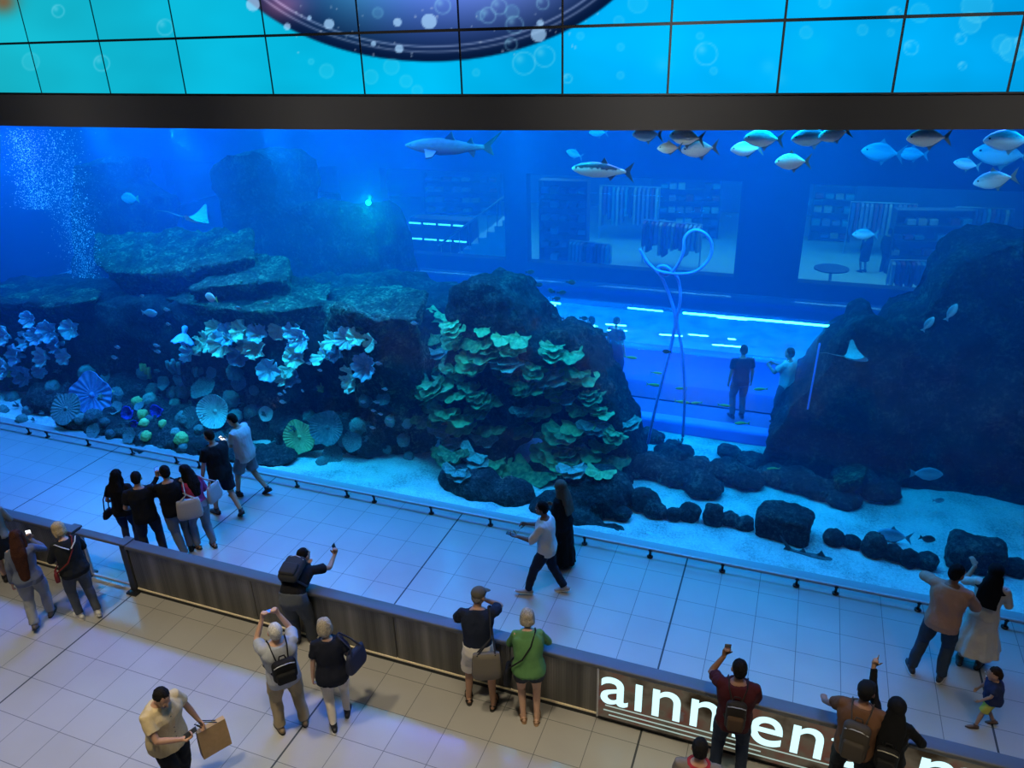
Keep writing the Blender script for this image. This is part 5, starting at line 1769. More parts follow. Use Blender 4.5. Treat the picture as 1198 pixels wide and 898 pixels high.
def body_to_world(B, v):
    v = np.asarray(v, float) * B.S
    return rotz(-R(B.yaw)) @ v + np.array([B.x, B.y, B.z])

def carried(B, name, label, cat, group=None):
    """a thing carried by a figure: same place and heading, its own object"""
    o = thing(name, label, cat, (B.x, B.y, B.z), -R(B.yaw), group)
    o.scale = (B.S,) * 3
    return o

def backpack(B, label, col, cname, h0=.12, h1=.50, w_=.30, d=.15, pocket=None, trim=None):
    o = carried(B, 'backpack', label, 'backpack')
    mt_ = cloth('pack_' + cname, col, .7)
    mid = (h0 + h1) / 2
    p, M = B.spine(mid)
    fat = .12 * B.g + .035
    c = p + M @ np.array([0, -(fat + d / 2), 0])
    q = MB(); q.rbox(c, (w_, d, h1 - h0), .065, M, 5)
    ob = q.build('pack_body', mt_, o, smooth=True)
    q = MB(); q.rbox(c + M @ np.array([0, -d / 2 - .012, -(h1 - h0) * .16]), (w_ * .8, .07, (h1 - h0) * .5), .03, M, 4)
    q.build('front_pocket', cloth('packpocket_' + cname, pocket or col, .75), o, smooth=True)
    for sg in (-1, 1):
        top = B.spine(.485)[0]; Mt = B.Mc
        pts = [c + M @ np.array([sg * w_ * .25, d * .42, (h1 - h0) * .42]), top + Mt @ np.array([sg * .095, -.085, .025]), top + Mt @ np.array([sg * .10, -.01, .062]), top + Mt @ np.array([sg * .105, .085, .02]),
               B.spine(.33)[0] + M @ np.array([sg * .125, .155 * B.g, 0]), B.spine(.22)[0] + M @ np.array([sg * .19 * B.g, .03, 0]), c + M @ np.array([sg * w_ * .38, d * .35, -(h1 - h0) * .36])]
        # smooth the strap
        P = []
        for i in range(len(pts) - 1):
            for t_ in (0, .33, .66): P.append(pts[i] * (1 - t_) + pts[i + 1] * t_)
        P.append(pts[-1])
        MB().tube(P, .024, 8, up=M @ np.array([1., 0, 0]), flat=.35).build('strap', mt_, o, smooth=True)
    MB().tube([c + M @ np.array([-.04, d * .3, (h1 - h0) / 2 - .01]), c + M @ np.array([-.03, d * .3, (h1 - h0) / 2 + .035]), c + M @ np.array([.03, d * .3, (h1 - h0) / 2 + .035]), c + M @ np.array([.04, d * .3, (h1 - h0) / 2 - .01])], .009, 8).build('handle', mt_, o, smooth=True)
    q = MB()
    zt = (h1 - h0) * .30
    q.tube([c + M @ np.array([xx, -d / 2 - .004 + abs(xx) * .16, zt + .05 - xx * xx * 2.4]) for xx in np.linspace(-w_ * .42, w_ * .42, 9)], .006, 6)
    q.build('zip', simple('zip_' + cname, (*(trim or (.35, .35, .36)), 1), .4, metal=.5), o, smooth=True)
    return o

def phone(B, k, label, lit=True, off=(0, .0, .0), rot=(0, 0, 0), col=(.02, .02, .022), land=False):
    """a phone held in hand k; rot turns it from upright with its screen towards the holder"""
    o = carried(B, 'phone', label, 'phone')
    sh, e, w_ = B.arms[k]
    c = w_ + np.asarray(off, float)
    M = rotz(R(rot[2])) @ rotx(R(rot[0])) @ roty(R(rot[1]))
    sz = (.074, .009, .150) if not land else (.150, .009, .074)
    MB().rbox(c, sz, .004, M, 3).build('phone_body', simple('phone_case_%d' % int(col[0] * 999), (*col, 1), .35), o, smooth=True)
    if lit:
        MB().box(c + M @ np.array([0, -.0052, 0]), (sz[0] * .92, .001, sz[2] * .94), M=M).build('screen', emis('phone_screen', srgb(60, 120, 255), 1.6) if lit is True else emis('phone_screen_white', (1, 1, 1, 1), 2.0), o)
    MB().rbox(c + M @ np.array([-sz[0] * .25, .006, sz[2] * .33]), (.026, .004, .03), .002, M, 2).build('camera_bump', simple('phone_lens', (.01, .01, .012, 1), .2), o)
    return o

def shoulder_bag(B, label, col, cname, side=1, drop=.0, size=(.30, .10, .26), strap_side=None, cross=False, fwd=-.02, name='handbag', handles=1, h=.02, strapc=None, brot=None):
    o = carried(B, name, label, 'bag')
    mt_ = cloth('bag_' + cname, col, .7)
    p, M = B.spine(max(h, 0))
    c = p + np.array([side * (.19 * B.g + size[1] * .7 + drop), fwd, h - max(h, 0)])
    Mr = rotz(R(90 + 12 * side if brot is None else brot))
    q = MB()
    # a soft sack: narrower mouth, sagging base
    rings = []
    for zz, k in ((-.5, .80), (-.46, .95), (-.3, 1.04), (0, 1.0), (.3, .95), (.5, .88)):
        ring = []
        for a in np.linspace(0, 2 * math.pi, 24, endpoint=False):
            cx, cy = math.cos(a), math.sin(a)
            ring.append(c + Mr @ np.array([size[0] / 2 * k * math.copysign(abs(cx) ** .5, cx), size[1] / 2 * (k if zz < .2 else k * .6) * math.copysign(abs(cy) ** .6, cy), zz * size[2]]))
        rings.append(ring)
    q.loft(rings)
    q.build('bag_body', mt_, o, smooth=True)
    ss = strap_side if strap_side is not None else (-side if cross else side)
    top = B.spine(.49)[0] + B.Mc @ np.array([ss * (.10 if cross else .135), 0, .052])
    ms_ = cloth('strap_' + cname, strapc or col, .7)
    for k in range(handles):
        dx = (k - (handles - 1) / 2) * .05
        if cross:
            P = [c + np.array([0, -.03, size[2] * .45]), B.spine(.2)[0] + B.Mc @ np.array([side * .09, -.165 * B.g, 0]), B.spine(.36)[0] + B.Mc @ np.array([ss * .03, -.16, 0]), top + B.Mc @ np.array([0, -.07, -.01]), top,
                 top + B.Mc @ np.array([0, .08, -.03]), B.spine(.33)[0] + B.Mc @ np.array([ss * .02, .17, 0]), B.spine(.15)[0] + B.Mc @ np.array([side * .12, .165 * B.g, 0]), c + np.array([0, .05, size[2] * .45])]
        else:
            P = [c + Mr @ np.array([-size[0] * .3, dx, size[2] * .47]), top * .5 + c * .5 + np.array([side * .05, -.10, .05]), top + np.array([side * .02, -.05, -.01]), top + np.array([0, 0, .005 + dx * .1]), top + np.array([side * .02, .05, -.01]), top * .5 + c * .5 + np.array([side * .05, .10, .05]), c + Mr @ np.array([size[0] * .3, dx, size[2] * .47])]
        Q = []
        for i in range(len(P) - 1):
            for t_ in (0, .5): Q.append(P[i] * (1 - t_) + P[i + 1] * t_)
        Q.append(P[-1])
        MB().tube(Q, .011, 8).build('strap', ms_, o, smooth=True)
    return o

def F(px, py, z=0.0): return on_z(px, py, z)[:2]
def away(px, py):
    d = ray(px, py)
    return math.degrees(math.atan2(d[0], d[1]))
def put(px, py, rel):
    x, y = F(px, py)
    return dict(x=x, y=y, yaw=away(px, py) + rel)
BLK = ('black', (.008, .007, .007)); DKBR = ('darkbrown', (.025, .014, .009)); BRN = ('brown', (.07, .035, .02))
BLON = ('blonde', (.42, .32, .18)); WHT = ('white', (.55, .52, .47)); GRYB = ('ashblonde', (.36, .31, .24))

# --- by the gate
p = person('woman at the left edge in a khaki top and black skirt with long brown hair', **put(15, 678, 8), h=1.66, skin_='light', fem=True, top=(.20, .18, .14), top_name='khaki', sleeve='long', hem=-.04,
           bottom=BLACK, bottom_name='black', btype='skirt', hem_z=.56, hair='long', hairc=BRN, pose=dict(lean=6, feet=[(-.10, .05), (.10, -.06)], hands=((-.2, .25, 1.0), (.18, .3, 1.05))))
p = person('woman with very long reddish brown hair in a grey top raising a glowing phone', **put(52, 727, 16), h=1.66, skin_='tan', fem=True, top=(.12, .14, .19), top_name='greyblue', sleeve='long', hem=-.10, flare=.02,
           bottom=(.26, .27, .28), bottom_name='pale_jeans', btype='trousers', legw=1.3, hair='long', hairc=('auburn', (.05, .018, .010)), hairlen=.55, shoe=(.12, .10, .08),
           pose=dict(lean=6, head=(5, 8), feet=[(-.10, -.16, .03, 25), (.09, .14)], hands=((-.24, -.02, .85), (.10, .36, 1.36))), hand_opt=({}, dict(d=(-.1, .1, 1), n=(0, -1, 0), curl=.8)))
phone(p, 1, 'phone with a white light held up by the woman with very long brown hair', lit='white', off=(-.01, .03, .09))
p = person('blonde woman in a black top with white shoulder stripes, grey trousers and white shoes', **put(104, 718, -12), h=1.68, skin_='light', fem=True, girth=1.12, top=(.014, .016, .018), top_name='black_striped', sleeve='half', hem=-.10,
           bottom=(.075, .085, .10), bottom_name='grey_jeans', btype='trousers', hair='bob', hairc=BLON, shoe=(.6, .58, .52), sole=True, pose=dict(lean=10, head=(-10, 14), feet=[(-.12, .0), (.10, -.16, .02, 12)], hands=((-.12, .34, 1.08), (.12, .34, 1.08)), elbows=((-.6, -.4, -.6), (.6, -.4, -.6))))
for sg in (-1, 1):   # white stripes and a red strap on her top
    P_ = [p.spine(.40)[0] + p.Mc @ np.array([sg * .02, -.178, -.0]), p.spine(.46)[0] + p.Mc @ np.array([sg * .10, -.150, .01]), p.spine(.50)[0] + p.Mc @ np.array([sg * .15, -.05, .012]), p.spine(.46)[0] + p.Mc @ np.array([sg * .17, .06, .02])]
    q = MB(); q.tube(P_, .012, 8, flat=.5); q.scale(p.S); q.build('shoulder_stripe', cloth('white_trim', (.5, .5, .46)), p.root, smooth=True)
shoulder_bag(p, 'small red strapped bag worn across the back of the blonde woman in black', (.16, .02, .02), 'red', side=-1, cross=True, size=(.20, .07, .14), name='crossbody_bag', h=.0)

# --- group of six on the walkway
p = person('woman with long black hair hugging the side of a man in a black t-shirt', **put(157, 643, 24), h=1.62, skin_='tan', fem=True, top=BLACK, top_name='black', sleeve='short', bottom=(.02, .03, .07), bottom_name='navy_jeans', btype='leggings', hair='long', hairc=BLK, hairlen=.48,
           pose=dict(side=4, head=(20, 5), feet=[(-.08, 0), (.08, .03)], hands=((-.16, .18, 1.0), (.25, .16, 1.05))))
o = shoulder_bag(p, 'small black bag hanging at the hip of the long haired woman in the group', BLACK, 'blackhip', side=-1, cross=False, size=(.24, .09, .15), drop=.02, h=-.06, name='hip_bag')
p = person('man in a black t-shirt and dark jeans, second from left in the walkway group', **put(184, 654, 2), h=1.74, skin_='tan', top=BLACK, top_name='black', sleeve='short', hem=-.12, top_infl=.03, bottom=(.025, .032, .05), bottom_name='dark_jeans', hair='short', hairc=BLK,
           pose=dict(head=(12, 4), feet=[(-.14, 0), (.14, .02)], hands=((-.20, .22, 1.0), (.30, .16, .98))))
p = person('man in a black sweater and grey jeans photographing with a lit phone', **put(217, 648, -6), h=1.76, skin_='tan', top=(.008, .008, .009), top_name='black_knit', sleeve='long', hem=-.08, top_infl=.028, bottom=(.13, .155, .19), bottom_name='grey_blue_jeans', hair='short', hairc=BLK,
           pose=dict(lean=3, head=(-8, 3), feet=[(-.02, -.12), (.12, .08)], hands=((-.10, .36, 1.42), (-.0, .36, 1.38)), elbows=((-.8, -.3, -.8), (.8, -.3, -.8))), hand_opt=(dict(d=(.2, .2, 1), n=(.4, -1, 0), curl=.8), dict(d=(-.2, .2, 1), n=(-.4, -1, 0), curl=.8)))
phone(p, 0, 'lit phone held up by the man in the black sweater', off=(.02, .04, .09), rot=(8, 0, 18))
p = person('woman in a bright pink top with long black hair carrying two white totes', **put(242, 640, -22), h=1.66, skin_='tan', fem=True, top=(.52, .05, .16), top_name='pink', sleeve='half', hem=-.07, bottom=(.20, .215, .24), bottom_name='grey_trousers', btype='trousers', legw=1.2, hair='long', hairc=BLK, hairlen=.26,
           barefoot=True, shoe=(.03, .02, .02), pose=dict(lean=9, head=(-25, 14), feet=[(-.11, .10), (.11, -.08)], hands=((-.16, .30, 1.02), (.14, .30, 1.05))))
shoulder_bag(p, 'large white printed tote on the left shoulder of the woman in pink', (.46, .42, .38), 'tote', side=-1, size=(.42, .12, .38), drop=-.06, h=.10, fwd=-.17, name='tote_bag', handles=2, brot=-24)
shoulder_bag(p, 'pale tote on the right side of the woman in pink', (.40, .36, .34), 'tote_pale', side=1, size=(.36, .10, .34), drop=.08, h=.12, fwd=-.04, name='tote_bag', handles=2, brot=25)
p = person('man in a black t-shirt and dark shorts walking behind the woman in pink', **put(268, 602, -28), h=1.80, skin_='tan', girth=1.06, top=BLACK, top_name='black', sleeve='short', hem=-.14, top_infl=.034, bottom=(.015, .018, .03), bottom_name='dark_shorts', btype='shorts', hair='crop', hairc=DKBR, shoe=(.03, .03, .035),
           pose=dict(lean=5, head=(-4, 16), feet=[(-.10, .22), (.10, -.26, .06, 34)], hands=((-.30, .10, .86), (.10, .30, 1.05))))
p = person('man in a white t-shirt and grey shorts walking along the window looking at his phone', **put(296, 579, -52), h=1.80, skin_='tan', girth=1.04, top=(.50, .46, .44), top_name='white_tee', sleeve='short', hem=-.12, top_infl=.034, bottom=(.17, .18, .20), bottom_name='grey_shorts', btype='shorts', hair='crop', hairc=BLK, hat=None,
           pose=dict(lean=7, head=(0, 24), feet=[(-.10, .24), (.10, -.26, .05, 30)], hands=((-.04, .36, 1.12), (.06, .36, 1.10))), hand_opt=(dict(d=(.3, 1, .3), n=(.3, 0, 1), curl=.8), dict(d=(-.3, 1, .3), n=(-.3, 0, 1), curl=.8)))
phone(p, 0, 'phone with a bright screen in the hands of the man in the white t-shirt', lit='white', off=(.04, .07, .04), rot=(-50, 0, 0))

# --- leaning over the barrier
p = person('man bent over the barrier in a dark t-shirt and wide grey trousers with backpack', **put(357, 752, 26), h=1.74, skin_='tan', top=BLACK, top_name='black', sleeve='short', hem=-.06, bottom=(.085, .095, .11), bottom_name='slate_trousers', btype='wide', hair='short', hairc=BLK, shoe=(.16, .12, .08), sole=True,
           pose=dict(lean=74, hipback=.12, twist=8, head=(28, -24), feet=[(-.13, -.02), (.11, .05)], hands=((-.12, .62, 1.00), (.38, .66, 1.12)), elbows=((-1, -.3, .2), (.8, -.3, -.7))), hand_opt=({}, dict(d=(.2, .3, 1), n=(0, -1, 0), curl=.9)))
backpack(p, 'dark grey backpack on the man bent over the barrier', (.030, .030, .032), 'charcoal', .10, .50, .30, .15)
phone(p, 1, 'thin dark phone held upright over the barrier by the bent man', lit=False, off=(.0, .03, .10), rot=(-10, 0, 80))

# --- in front of the barrier
p = person('white haired man raising a phone above his head with a black backpack and beige trousers', **put(344, 852, -6), h=1.76, skin_='light', girth=1.05, top=(.36, .38, .42), top_name='pale_grey_shirt', sleeve='short', hem=-.10, top_infl=.03, bottom=(.34, .27, .17), bottom_name='beige_trousers', btype='trousers', legw=1.3, hair='short', hairc=WHT, shoe=(.20, .14, .08),
           pose=dict(lean=-2, head=(0, -8), feet=[(-.15, .05), (.15, .02)], hands=((-.09, .30, 1.60), (.11, .30, 1.60)), elbows=((-.45, .5, -1), (.45, .5, -1))), hand_opt=(dict(d=(.3, .1, 1), n=(.6, -.8, 0), curl=.9), dict(d=(-.3, .1, 1), n=(-.6, -.8, 0), curl=.9)))
backpack(p, 'small black backpack worn by the white haired man', (.007, .007, .008), 'blackpack', .12, .43, .29, .13, trim=(.5, .5, .5))
phone(p, 1, 'phone with a lit blue picture raised over the white haired man', off=(-.10, .03, .07), rot=(20, 0, 0), land=True)
p = person('woman with a blonde bob in a black top and white trousers', **put(398, 845, 4), h=1.68, skin_='light', fem=True, girth=1.05, top=(.010, .012, .022), top_name='black_blouse', sleeve='short', hem=-.12, top_infl=.03, flare=.015, bottom=(.62, .55, .45), bottom_name='white_trousers', btype='leggings', hair='bob', hairc=GRYB, shoe=(.012, .012, .014), sole=True,
           pose=dict(lean=4, head=(-18, 4), feet=[(-.08, -.10), (.11, .10)], hands=((-.25, .02, .86), (.16, .22, 1.02))))
shoulder_bag(p, 'dark blue shoulder bag of the woman with the blonde bob', (.025, .03, .06), 'indigo', side=1, size=(.36, .12, .30), drop=.04, h=.14, name='shoulder_bag', handles=2, brot=50)
p = person('man in a beige button shirt looking down at a phone, lower left of the hall', **put(214, 926, 152), h=1.76, skin_='tan', girth=1.12, top=(.50, .40, .24), top_name='beige_shirt', sleeve='short', hem=-.12, top_infl=.030, flare=.02, bottom=(.014, .016, .02), bottom_name='black_trousers', hair='short', hairc=BLK,
           pose=dict(lean=7, head=(6, 30), feet=[(-.12, -.1), (.12, .14)], hands=((-.34, .12, .90), (.04, .36, 1.10)), elbows=((-.6, -.8, -.2), (1, -.3, -.2))), hand_opt=({}, dict(d=(-.75, .6, .1), n=(0, .2, 1), curl=.8)))
phone(p, 1, 'dark phone in the hand of the man in the beige shirt', lit=False, off=(-.085, .04, .035), rot=(-70, 0, 60))
B13 = p
# buttons and placket
q = MB()
for h_ in (.02, .10, .18, .26, .34, .42):
    c_, M_ = p.spine(h_); q.ell(c_ + M_ @ np.array([.0, .185 * 1.06 if h_ < .3 else .17, 0]), (.008, .006, .008), None, 8, 6)
q.scale(p.S); q.build('shirt_buttons', simple('horn_button', (.2, .15, .1, 1), .4), p.root, smooth=True)
o = carried(p, 'paper_bag', 'brown paper carrier bag held by the man in the beige shirt', 'bag')
w_ = p.arms[0][2]
q = MB()
c_ = w_ + np.array([-.10, .04, -.36])
rings = [[c_ + rotz(R(-20)) @ np.array([a * (.17 if z_ < .9 else .165), b * th_, z_ * .40 - .20]) for a, b in ((-1, -1), (1, -1), (1, 1), (-1, 1))] for z_, th_ in ((0, .055), (.02, .058), (.5, .05), (.95, .035), (1, .034))]
q.loft(rings); q.build('bag_body', simple('kraft_paper', (.42, .27, .13, 1), .85, bump=.2, bscale=20, var=.06), o)
for dx in (-.02, .02):
    MB().tube([c_ + rotz(R(-20)) @ np.array([-.07, dx, .20]), w_ + np.array([-.01, dx, -.04]), w_ + np.array([.05, dx, -.04]), c_ + rotz(R(-20)) @ np.array([.07, dx, .20])], .006, 6).build('handle', simple('black_cord', (.02, .02, .02, 1), .7), o, smooth=True)

p = person('man in a flat cap, navy t-shirt and white shorts leaning his elbows on the barrier', **put(563, 823, 6), h=1.80, skin_='tan', top=(.012, .017, .035), top_name='navy_tee', sleeve='short', hem=-.08, bottom=(.62, .57, .50), bottom_name='white_shorts', btype='shorts', hair='crop', hairc=('grey', (.2, .19, .18)), hat='cap', hatc=(.10, .09, .07), barefoot=True, shoe=(.02, .018, .015),
           pose=dict(lean=24, hipback=.0, head=(38, 0), feet=[(-.16, .06), (.16, -.04)], hands=((-.16, .46, 1.03), (.10, .30, 1.44)), elbows=((-1, -.25, -.55), (1, .1, -.9))), hand_opt=(dict(d=(.8, .6, 0), n=(0, 0, -1), curl=.3), dict(d=(-.4, .1, .6), n=(-1, 0, 0), curl=1.1)))
shoulder_bag(p, 'big grey canvas tote hanging behind the man in the flat cap', (.15, .13, .10), 'canvas', side=1, size=(.36, .12, .38), drop=-.15, h=.02, fwd=-.30, name='tote_bag', handles=2, strapc=(.02, .02, .02), brot=4)
p = person('woman in a green top and dark denim shorts leaning on the barrier', **put(620, 840, -2), h=1.66, skin_='light', fem=True, girth=1.16, top=(.10, .23, .08), top_name='green', sleeve='half', hem=-.05, top_infl=.03, bottom=(.05, .055, .065), bottom_name='denim_shorts', btype='shorts', hem_z=.7, hair='bob', hairc=GRYB, barefoot=True, shoe=(.25, .15, .08),
           pose=dict(lean=22, head=(0, 2), feet=[(-.09, .0), (.09, -.05)], hands=((-.12, .46, 1.06), (.16, .44, 1.05)), elbows=((-.7, -.3, -.8), (.8, -.3, -.7))))
shoulder_bag(p, 'small black bag worn across the body of the woman in green', (.010, .010, .012), 'blackcross', side=-1, cross=True, size=(.24, .09, .24), name='crossbody_bag', h=-.02, drop=.0, fwd=-.08)

# --- passing on the walkway
p = person('man in a white t-shirt and dark jeans striding left with a phone in hand', **put(640, 694, -78), h=1.72, skin_='deep', top=(.60, .58, .55), top_name='bright_white_tee', sleeve='half', hem=-.10, top_infl=.034, bottom=(.012, .018, .035), bottom_name='indigo_jeans', btype='trousers', hair='short', hairc=BLK, shoe=(.30, .27, .24), sole=True,
           pose=dict(lean=4, head=(6, 8), feet=[(-.09, .30, .0, -8), (.10, -.26, .03, 18)], hands=((-.16, .42, 1.16), (.12, .34, 1.22))), hand_opt=(dict(d=(0, 1, .1), n=(0, .1, 1), curl=.7), {}))
phone(p, 0, 'dark phone in the outstretched hand of the man striding left', lit=False, off=(.0, .11, .03), rot=(-75, 0, 0))
p = person('woman in a long black robe and grey brown headscarf beside the striding man', **put(658, 661, -62), h=1.64, skin_='brown', fem=True, top=(.007, .007, .009), top_name='black_robe', sleeve='long', top_infl=.04, hem=-.1, bottom=(.007, .007, .009), bottom_name='black_robe', btype='dress', hem_z=.10, flare=.03, hair='hijab', hairc=('taupe_scarf', (.11, .085, .065)), shoe=(.25, .24, .22),
           pose=dict(lean=2, head=(0, 4), feet=[(-.08, .06), (.08, -.06)], hands=((-.12, .26, 1.10), (.12, .26, 1.14))))

# --- right end
p = person('man in a dark red t-shirt and jeans raising a phone in his left hand', **put(850, 906, -4), h=1.76, skin_='brown', girth=1.04, top=(.050, .008, .012), top_name='maroon', sleeve='short', hem=-.08, top_infl=.03, bottom=(.016, .024, .045), bottom_name='blue_jeans', hair='short', hairc=BLK,
           pose=dict(lean=2, head=(-12, 2), feet=[(-.15, 0), (.15, .02)], hands=((-.17, .30, 1.52), (.12, .32, 1.08)), elbows=((-.6, -.1, -1), (.5, -.5, -.8))), hand_opt=(dict(d=(.1, .2, 1), n=(.5, -.8, 0), curl=.8), {}))
backpack(p, 'small brown and black backpack on the man in dark red', (.018, .014, .012), 'brownpack', .06, .44, .22, .11, pocket=(.06, .035, .02))
phone(p, 0, 'phone seen from behind in the raised hand of the man in dark red', lit=False, off=(.03, .03, .09), rot=(5, 0, 10), col=(.12, .12, .13))
p = person('person whose dark head and red collar show at the bottom edge below the ticker', **put(806, 1000, -4), h=1.70, skin_='tan', top=(.16, .13, .11), top_name='grey_brown_top', sleeve='long', bottom=(.05, .05, .06), bottom_name='plain_grey', hair='short', hairc=BLK, pose=dict(head=(0, 6)))
q = MB(); q.tube([p.spine(.50)[0] + p.Mc @ np.array([.105 * math.cos(a), .085 * math.sin(a), .015]) for a in np.linspace(0, 2 * math.pi, 17)], .022, 8); q.scale(p.S)
q.build('collar', cloth('red_collar', (.30, .02, .025)), p.root, smooth=True)
p = person('man in a rust brown t-shirt and black cap with a grey backpack', **put(984, 938, 0), h=1.76, skin_='brown', girth=1.08, top=(.125, .06, .032), top_name='rust', sleeve='short', hem=-.08, top_infl=.03, bottom=(.012, .012, .014), bottom_name='black_trousers', hair='crop', hairc=BLK, hat='cap', hatc=(.008, .008, .009),
           pose=dict(lean=8, head=(8, 0), feet=[(-.14, 0), (.14, 0)], hands=((-.40, .38, 1.00), (.12, .36, 1.08)), elbows=((-.6, -.4, -.8), (.5, -.4, -.8))), hand_opt=(dict(d=(-.2, 1, -.1), n=(0, 0, -1), curl=.5), {}))
backpack(p, 'grey brown backpack on the man in the rust brown t-shirt', (.055, .045, .035), 'taupepack', .02, .46, .27, .14, trim=(.5, .5, .48))
p = person('woman in a black headscarf pointing at the tank with her raised left arm', **put(1020, 948, -4), h=1.66, skin_='tan', fem=True, top=(.006, .006, .007), top_name='black_abaya', sleeve='long', hem=-.1, top_infl=.034, bottom=(.006, .006, .007), bottom_name='black_abaya', btype='dress', hem_z=.10, flare=.04, hair='hijab', hairc=('black_scarf', (.006, .006, .007)),
           pose=dict(lean=5, head=(-8, 0), feet=[(-.09, 0), (.09, 0)], hands=((-.30, .36, 1.80), (.30, .32, 1.04)), elbows=((-.8, .1, -.6), (.8, -.3, -.6))), hand_opt=(dict(d=(.0, .4, 1), n=(.6, -.8, 0), curl=1.3, point=True), {}))
backpack(p, 'black shoulder pack with a cream edge on the woman in the black headscarf', (.010, .010, .011), 'creampack', .02, .30, .24, .11, trim=(.55, .50, .38))
p = person('man in a peach shirt and jeans with his arms folded up before the window', **put(1086, 790, 2), h=1.84, skin_='brown', top=(.44, .255, .18), top_name='peach', sleeve='half', hem=-.11, top_infl=.034, bottom=(.035, .055, .085), bottom_name='faded_jeans', btype='trousers', hair='short', hairc=BLK, shoe=(.03, .03, .035), sole=True,
           pose=dict(lean=3, twist=6, head=(34, 2), feet=[(-.20, -.04, 0, 0, -24), (.13, .0)], hands=((-.08, .26, 1.28), (.14, .32, 1.20)), elbows=((-1, -.1, .1), (.8, -.2, -.8))))
p = person('woman in a white dress with a long black headscarf beside the man in peach', **put(1133, 779, 2), h=1.72, skin_='tan', fem=True, top=(.58, .53, .46), top_name='white_dress', sleeve='half', hem=-.02, top_infl=.026, bottom=(.58, .53, .46), bottom_name='white_dress', btype='dress', hem_z=.34, flare=.15, hair='hijab', hairc=('black_scarf', (.006, .006, .007)), shoe=(.10, .07, .05),
           pose=dict(lean=1, head=(-20, -2), feet=[(-.12, .0), (.10, .06)], hands=((-.26, .34, 1.40), (.12, .30, 1.16)), elbows=((-.6, -.2, -1), (.6, -.4, -.8))), hand_opt=(dict(d=(-.5, .7, .5), n=(0, 0, -1), curl=.3), {}))
p = person('toddler in a dark blue shirt and yellow shorts walking alone on the walkway', **put(1151, 849, -110), h=.92, skin_='tan', top=(.025, .035, .09), top_name='navy_print', sleeve='short', hem=-.08, top_infl=.045, bottom=(.50, .46, .08), bottom_name='yellow', btype='shorts', hair='short', hairc=DKBR, shoe=(.12, .07, .05), girth=1.25, voxel=.007,
           pose=dict(lean=8, head=(0, 12), feet=[(-.13, .22), (.13, -.20, .03, 20)], hands=((-.22, .30, .95), (.24, .26, .9))), baby=1.45)

# --- far off: in the tunnel and in the shop
def far_person(label, px, py, zf, rel, h, topc, botc, fem=False, hair='short', group=None, btype='trousers', pose=None, dy=None):
    P_ = on_z(px, py, zf) if dy is None else on_y(px, py, dy)
    person(label, P_[0], P_[1], away(px, py) + rel, h=h, fem=fem, top=topc[1], top_name=topc[0], bottom=botc[1], bottom_name=botc[0], btype=btype, hair=hair, hairc=BLK, voxel=.014, face=False, z=zf if dy is None else P_[2], pose=pose, group=group)
far_person('visitor in a white shirt inside the tunnel, left of the hose', 691, 446, .22, -60, 1.7, ('white_far', (.6, .6, .6)), ('dark_far', (.03, .03, .05)))
far_person('visitor in dark clothes inside the tunnel, right of the centre rock', 719, 447, .22, 40, 1.7, ('dark_far', (.02, .02, .03)), ('dark_far', (.03, .03, .05)))
far_person('visitor in a dark top standing inside the tunnel, middle of its clear stretch', 862, 488, .22, -20, 1.72, ('navy_far', (.02, .03, .07)), ('grey_far', (.12, .13, .16)))
far_person('visitor in a white shirt inside the tunnel next to the dark sloping rock', 914, 494, .22, -60, 1.75, ('white_far', (.6, .6, .6)), ('grey_far', (.12, .13, .16)), pose=dict(hands=((-.1, .4, 1.25), (.1, .4, 1.25))))
